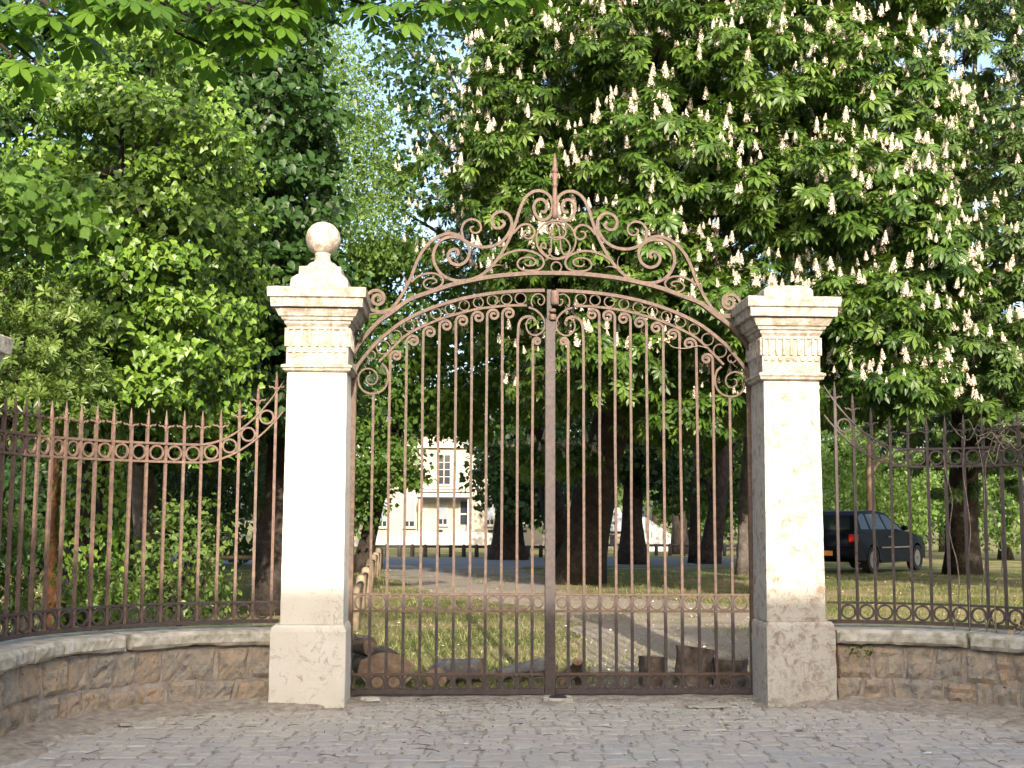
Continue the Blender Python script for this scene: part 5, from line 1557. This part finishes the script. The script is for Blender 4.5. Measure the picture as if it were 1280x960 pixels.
rail_fence('pale timber rail on the lawn behind the ball-topped pillar', [(at(px, 648, D).x, D) for px, D in ((262, 33), (325, 33.3), (388, 33.8), (448, 34.4))], .42, .13, M_TIMBER, (.30,), rail_r=.06)
rail_fence('low dark rail fence along the far edge of the drive', [(at(px, 648, 51).x, 51.0) for px in range(452, 705, 16)], .50, .085, M_TIMBER_D, (.42,), rail_r=.055)
rail_fence('dark rail fence in the shade behind the garden bush', [(at(px, 648, 40).x, 40.0) for px in range(130, 370, 40)], .62, .08, M_TIMBER_D, (.55,), rail_r=.06)
rail_fence('dark rail fence across the lawn before the glasshouse', [(at(px, 648, 56).x, 56.0) for px in range(752, 960, 17)], .55, .08, M_TIMBER_D, (.45,), rail_r=.06)

# ------------------------------------------------------------------ cut logs behind the gate
def log(label, p0, p1, r, bark, cut, group='cut logs behind the gate', rough=.25, seed=0):
    p0, p1 = Vector(p0), Vector(p1)
    root = thing('log', label, 'log', (p0.x, p0.y, 0), 0, group)
    n = 7; path = [p0.lerp(p1, i / n) for i in range(n + 1)]
    V, Fc = tube_arrays(path, [r * (1 + .06 * random.uniform(-1, 1)) for _ in path], 18, rough, seed, False)
    o0 = Vector((p0.x, p0.y, 0))
    obj('bark', pydata('bark', [v - o0 for v in V], Fc, True), bark, root)
    ax = (p1 - p0).normalized()
    for e, sg in ((0, -1), (n, 1)):
        ring = [V[e * 18 + k] for k in range(18)]
        c = sum(ring, Vector()) / 18
        W = [q - o0 + ax * sg * .002 for q in ring] + [c + (q - c) * .45 - o0 + ax * sg * (.006 + .006 * random.random()) for q in ring] + [c - o0 + ax * sg * .004]
        F_ = []
        for k in range(18):
            j = (k + 1) % 18
            F_ += [(k, j, 18 + j, 18 + k), (18 + k, 18 + j, 36)]
        obj('cut_face', pydata('cut_face', W, F_), cut, root)
    return root
def lp(px, D, z): p = at(px, 848, D); return (p.x, D, z)
lg = log('thick split log with raw orange face lying beside the ball-topped pillar', lp(481, 11.15, .27), (lp(470, 11.9, .2)[0], 11.75, .27), .265, M_LOGBARK, M_CUTBEIGE, None, .35, 3)
lg.scale = (1, 1, .58)
log('short dark log resting on the thick split log', lp(425, 11.45, .40), lp(462, 11.25, .37), .085, M_LOGBARK, M_CUT, None, .2, 8)
log('grey log with orange sawn end on the ground behind the gate', lp(548, 11.5, .13), lp(602, 11.4, .15), .105, M_LOGGREY, M_CUT, None, .2, 14)
log('small round log end showing a pale disc against the grey log', lp(545, 11.2, .10), lp(553, 11.75, .11), .10, M_LOGGREY, M_CUTBEIGE, None, .15, 17)
log('thin grey branch piece lying left of the meeting stile', lp(622, 11.5, .09), lp(678, 11.7, .17), .055, M_LOGGREY, M_CUTBEIGE, None, .35, 20)
log('grey weathered stick propped against the meeting stile', lp(650, 11.7, .05), lp(694, 11.4, .18), .035, M_LOGGREY, M_CUTBEIGE, None, .35, 24)
log('forked dark branch stub with reddish cut end', lp(700, 11.45, .05), lp(727, 11.4, .19), .055, M_LOGBARK, M_CUT, None, .35, 29)
log('small upright stub with round reddish cut end', lp(727, 11.5, .0), lp(722, 11.28, .24), .045, M_LOGBARK, M_CUT, None, .3, 33)
log('upright block of bark split to show orange wood', lp(815, 11.4, -.02), lp(816, 11.42, .27), .125, M_LOGBARK, M_CUTBEIGE, None, .35, 37)
log('tallest upright log section, leaning, with ridged bark', lp(866, 11.5, -.02), lp(872, 11.55, .33), .165, M_LOGBARK, M_CUT, None, .28, 41)
log('squat upright log section beside the bare-capped pillar', lp(912, 11.45, -.02), lp(913, 11.45, .25), .15, M_LOGBARK, M_CUTBEIGE, None, .2, 46)

# ------------------------------------------------------------------ grass, litter, small finds
def noise2(x, y_, s): return np.array([mnoise.noise(Vector((a * s, b * s, 3.3))) for a, b in zip(x, y_)])
n = 90000
yy = 10.95 + 22 * RS.rand(n) ** 1.9; xx = (RS.rand(n) - .5) * 2 * (.42 * yy + .5)
nz_ = noise2(xx, yy, .55)
def path_lr(y_):
    c = [(10.9, .4, 2.6), (14, .8, 3.4), (17, .9, 4.2), (19.5, .6, 4.4), (21, -.2, 3.0), (23, -1.4, 1.0), (28, -2.7, .6), (38, -4.0, .2)]
    return np.interp(y_, [q[0] for q in c], [q[1] for q in c]), np.interp(y_, [q[0] for q in c], [q[2] for q in c])
a_, b_ = path_lr(yy)
ej = noise2(xx, yy, 2.3) * .55
on = (xx > a_ + ej) & (xx < b_ + ej)
keep = ((nz_ > -.22) | (RS.rand(n) < .22)) & (~on | (RS.rand(n) < .05 + .35 * (nz_ > .12)))
xx, yy, nz_ = xx[keep], yy[keep], nz_[keep]; n = len(xx)
pos = np.stack([xx, yy, np.array([gz(q) for q in yy])], 1)
BLADE = (np.array([(0, -.07, 0), (0, .07, 0), (.55, .045, .08), (.55, -.045, .08), (1, 0, .3)], float), np.array([(0, 1, 2), (0, 2, 3), (3, 2, 4)], int))
scatter('grass', BLADE, pos, np.stack([.55 * RS.randn(n), .55 * RS.randn(n), 1 + 0 * xx], 1), RS.randn(n, 3), .055 * (.5 + RS.rand(n)), M_GRASS, None)
tag(bpy.data.objects['grass'], 'short patchy green and straw grass behind the gate', 'grass', kind='stuff')
n = 2600
yy = 11.2 + 22 * RS.rand(n) ** 1.4; xx = (RS.rand(n) - .5) * 2 * (.42 * yy)
pos = np.stack([xx, yy, np.array([gz(q) for q in yy]) + .02], 1)
pt = scatter('fallen_petals', OVAL, pos, RS.randn(n, 3) * np.array([1, 1, .2]), np.array([0, 0, 1.0]) + .4 * RS.randn(n, 3), .03 * (.5 + RS.rand(n)), flat('fallen_petal', (.62, .56, .44), .9), None)
tag(pt, 'pale chestnut petals fallen on lawn and gravel', 'petals', kind='stuff')
OCTA = (np.array([(1, 0, 0), (-1, 0, 0), (0, 1, 0), (0, -1, 0), (0, 0, .7), (0, 0, -.7)], float), np.array([(0, 2, 4), (2, 1, 4), (1, 3, 4), (3, 0, 4), (2, 0, 5), (1, 2, 5), (3, 1, 5), (0, 3, 5)], int))
n = 9000
yy = 10.95 + 13 * RS.rand(n) ** 1.5; a_, b_ = path_lr(yy); xx = a_ + (b_ - a_) * (RS.rand(n) * 1.2 - .1)
pos = np.stack([xx, yy, np.array([gz(q) for q in yy]) + .008], 1)
gs_ = scatter('loose_gravel', OCTA, pos, RS.randn(n, 3), RS.randn(n, 3), .009 * (.4 + 1.3 * RS.rand(n) ** 2), M_GRAVEL, None)
tag(gs_, 'loose pale stones on the gravel inside the gate', 'gravel', kind='stuff')
# dead leaves and twigs on the paving
n = 520
xx = RS.rand(n) * 7.4 - 3.4; yy = 7.2 + 3.5 * RS.rand(n) ** .6
pos = np.stack([xx, yy, .05 + 0 * xx], 1)
k = np.array([in_forecourt((a, b)) for a, b in zip(xx, yy)]); pos = pos[k]; n = len(pos)
lit = scatter('leaf_litter', OVAL, pos, RS.randn(n, 3) * np.array([1, 1, .12]), np.array([0, 0, 1.0]) + .3 * RS.randn(n, 3), .028 * (.4 + RS.rand(n) ** 2 * 1.4), M_LITTER, None)
tag(lit, 'dry leaf fragments strewn over the paving', 'leaf litter', kind='stuff')
n = 5000
xx = RS.rand(n) * 7.6 - 3.5; yy = 7.4 + 3.4 * RS.rand(n) ** .45
k = np.array([in_forecourt((a, b)) for a, b in zip(xx, yy)]); xx, yy = xx[k], yy[k]; n = len(xx)
gr = scatter('grit', OCTA, np.stack([xx, yy, .034 + .012 * RS.rand(n)], 1), RS.randn(n, 3), RS.randn(n, 3), .0065 * (.4 + 1.6 * RS.rand(n) ** 2), M_COPING, None)
tag(gr, 'small stone grit strewn over the paving and soil', 'grit', kind='stuff')
tw = []
for _ in range(90):
    u_ = random.uniform(-3.2, 3.8); v_ = random.uniform(7.6, 10.3)
    if not in_forecourt((u_, v_)): continue
    a = random.uniform(0, 6.3); L = random.uniform(.05, .16); p = Vector((u_, v_, .052)); q = p + Vector((math.cos(a) * L, math.sin(a) * L, random.uniform(0, .012)))
    tw.append(([p, p.lerp(q, .5) + Vector((0, .008, .004)), q], [.003, .0025, .0015], 4, 0))
t = obj('twig_litter', tubes_mesh('twig_litter', tw), M_LOGBARK, None, 'stuff')
tag(t, 'thin dry twigs scattered on the paving', 'twigs')
def flat_bit(name, label, cat, px, py, size, mat, seed, thick=.002, z=.034):
    p = ong(px, py, z)
    root_m = []
    rs = random.Random(seed); N = 7
    V = [(size * math.cos(2 * math.pi * k / N) * rs.uniform(.5, 1.1), size * .6 * math.sin(2 * math.pi * k / N) * rs.uniform(.5, 1.1), thick + rs.uniform(0, .25) * min(size, .05) * .4) for k in range(N)] 
    V += [(x, y_, z_ - thick) for x, y_, z_ in V]
    F_ = [tuple(range(N)), tuple(range(2 * N - 1, N - 1, -1))] + [(k, N + k, N + (k + 1) % N, (k + 1) % N) for k in range(N)]
    o = obj(name, pydata(name, V, F_), mat); o.location = p; o.rotation_euler = (0, 0, rs.uniform(-.4, .4))
    return tag(o, label, cat)
M_PAPER = flat('paper', (.72, .76, .82), .8); M_STONEBIT = M_COPING; M_GREENBIT = M_L_FORE
flat_bit('paper_scrap', 'crumpled bluish white paper scrap on the setts near the weed wall', 'litter', 1161, 942, .05, M_PAPER, 1, .004)
flat_bit('wrapper', 'small orange-brown wrapper lying on the setts', 'litter', 1178, 915, .035, flat('wrapper_tan', (.55, .36, .16), .6), 2)
flat_bit('fallen_leaf', 'single fresh green leaf fallen near the bare-capped pillar', 'leaf', 1000, 913, .04, M_GREENBIT, 3)
flat_bit('stone_chip', 'flat pale stone chip lying below the mossy coping', 'stone', 156, 907, .085, M_STONEBIT, 4, .02)
flat_bit('stone_chip', 'white limestone flake lying under the hinge of the ball-side leaf', 'stone', 462, 876, .10, M_PIL_CLEAN, 5, .02)
flat_bit('stone_chip', 'flat sunken stone slab beside the bare-capped pillar base', 'stone', 885, 884, .20, M_COPING, 6, .012)
flat_bit('paper_scrap', 'tiny white crumb of paper in the middle of the paving', 'litter', 583, 930, .022, M_PAPER, 7, .006)
# weed under the right coping
wp = arc(1, .22, -.2)
weed = thing('wall_weed', 'small green weed sprouting from the joint under the coping', 'plant', (wp.x, wp.y, Z_COP0 - .06))
n = 26
pos = np.array([wp.x, wp.y, Z_COP0 - .06]) + RS.randn(n, 3) * np.array([.06, .018, .022])
place_parts('leaf', 'weed_leaf', OVAL, pos, RS.randn(n, 3) + np.array([0, -.6, .2]), np.tile([0, -.5, 1.0], (n, 1)) + .4 * RS.randn(n, 3), .05 * (.6 + .6 * RS.rand(n)), M_L_FORE, weed)
# dead vine wound through the right railing
vb = arc(1, 1.7, 0)
vine = thing('dead_vine', 'tangle of dry leafless vine wound through the dark railing', 'vine', (vb.x, vb.y, Z_COP1))
M_VINE = simple('dry_vine', [(.3, (.13, .10, .075)), (.7, (.34, .28, .22))], 30, .95, .3, 60, .003)
tb = []
for i in range(26):
    s = random.uniform(1.15, 2.5); z = random.choice((zb0, ztop_r, ztop_r + .08, ztop_r)) + random.uniform(-.05, .12)
    pts = []
    ds = random.choice((-1, 1)) * random.uniform(.05, .10)
    for k in range(7):
        p = arc(1, min(2.75, max(.6, s + ds * k)), random.uniform(-.05, .04))
        pts.append(Vector((p.x, p.y, z + random.uniform(-.07, .07) + (.04 * math.sin(k * 1.3)))))
    pth = catmull(pts, 4)
    tb.append((pth, [.0055 * (1 - .6 * j / len(pth)) for j in range(len(pth))], 5, 0))
for i in range(7):
    s = random.uniform(1.0, 2.2)
    p = arc(1, s, -.03); pts = [Vector((p.x, p.y, Z_COP1))]
    for k in range(1, 7):
        q = arc(1, s + random.uniform(-.05, .05), random.uniform(-.04, .03)); pts.append(Vector((q.x, q.y, Z_COP1 + k * .26)))
    pth = catmull(pts, 4); tb.append((pth, [.006 * (1 - .5 * j / len(pth)) for j in range(len(pth))], 5, 0))
obj('stem', tubes_mesh('stem', tb, vine.location), M_VINE, vine)
n = 240
ss = 1.5 + 1.2 * RS.rand(n)
pos = np.array([tuple(arc(1, s, random.uniform(-.1, .05)) + Vector((0, 0, Z_COP1 + .02 + abs(random.gauss(0, .05))))) for s in ss])
scatter('dry_leaves', OVAL, pos, RS.randn(n, 3), RS.randn(n, 3), .035 * (.5 + RS.rand(n)), M_LITTER, vine)
# dried blossom in the right leaf scrolls
db = gw(*(lambda q: (q[0], -.02, q[1]))(gp(832, 423)))
dbt = thing('dried_blossom', 'pale dried blossom head caught on a gate scroll', 'flower', db)
n = 40
scatter('petals', OVAL, np.array(db) + RS.randn(n, 3) * .022, RS.randn(n, 3), RS.randn(n, 3), .03 * (.5 + RS.rand(n)), flat('dry_petal', (.62, .46, .28), .9), dbt)
q0 = gw(*(lambda q: (q[0], -.02, q[1]))(gp(832, 425)))
pts = [gw(*(lambda q: (q[0], -.025, q[1]))(gp(*p))) for p in ((832, 425), (840, 434), (856, 436), (872, 433), (884, 436))]
obj('stalk', tubes_mesh('stalk', [(catmull(pts, 5), [.004] * 21, 5, 0)], db), M_VINE, dbt)

# ------------------------------------------------------------------ houses across the street (behind the viewer): their ridge casts the low shade
def street_house(label, x0, x1, ridge, eave, y_front=-7.0, depth=7.0):
    root = thing('street_house', label, 'house', ((x0 + x1) / 2, y_front, 0), 0, 'houses across the street')
    w = (x1 - x0) / 2
    box('wall', root, M_WALL, -w, w, -depth, 0, 0, eave)
    V = [(-w - .1, .4, eave - .1), (w + .1, .4, eave - .1), (w + .1, -depth - .4, eave - .1), (-w - .1, -depth - .4, eave - .1), (-w - .1, -depth / 2, ridge), (w + .1, -depth / 2, ridge)]
    obj('roof', pydata('roof', V, [(0, 1, 5, 4), (2, 3, 4, 5), (1, 2, 5), (3, 0, 4), (3, 2, 1, 0)]), M_SLATE, root)
    k = -w + 1.2
    while k < w - 1:
        f = box('window', root, M_TRIM, k, k + 1.1, .002, .06, .9, 2.4); box('pane', f, M_GLASS, k + .1, k + 1.0, .061, .075, 1.0, 2.3); k += 2.4
    return root
y_ridge = -7.0 - 3.5
SHADE_Z = .95
run = (10.1 - y_ridge) / math.cos(SUN_AZ)
ridge_h = SHADE_Z + run * math.tan(SUN_EL)
street_house('long low house opposite the gate with slate roof', -20, 5.4, ridge_h, ridge_h - 2.2)
street_house('taller house opposite the gate with slate roof', 5.55, 24, ridge_h + 1.9, ridge_h - .2)
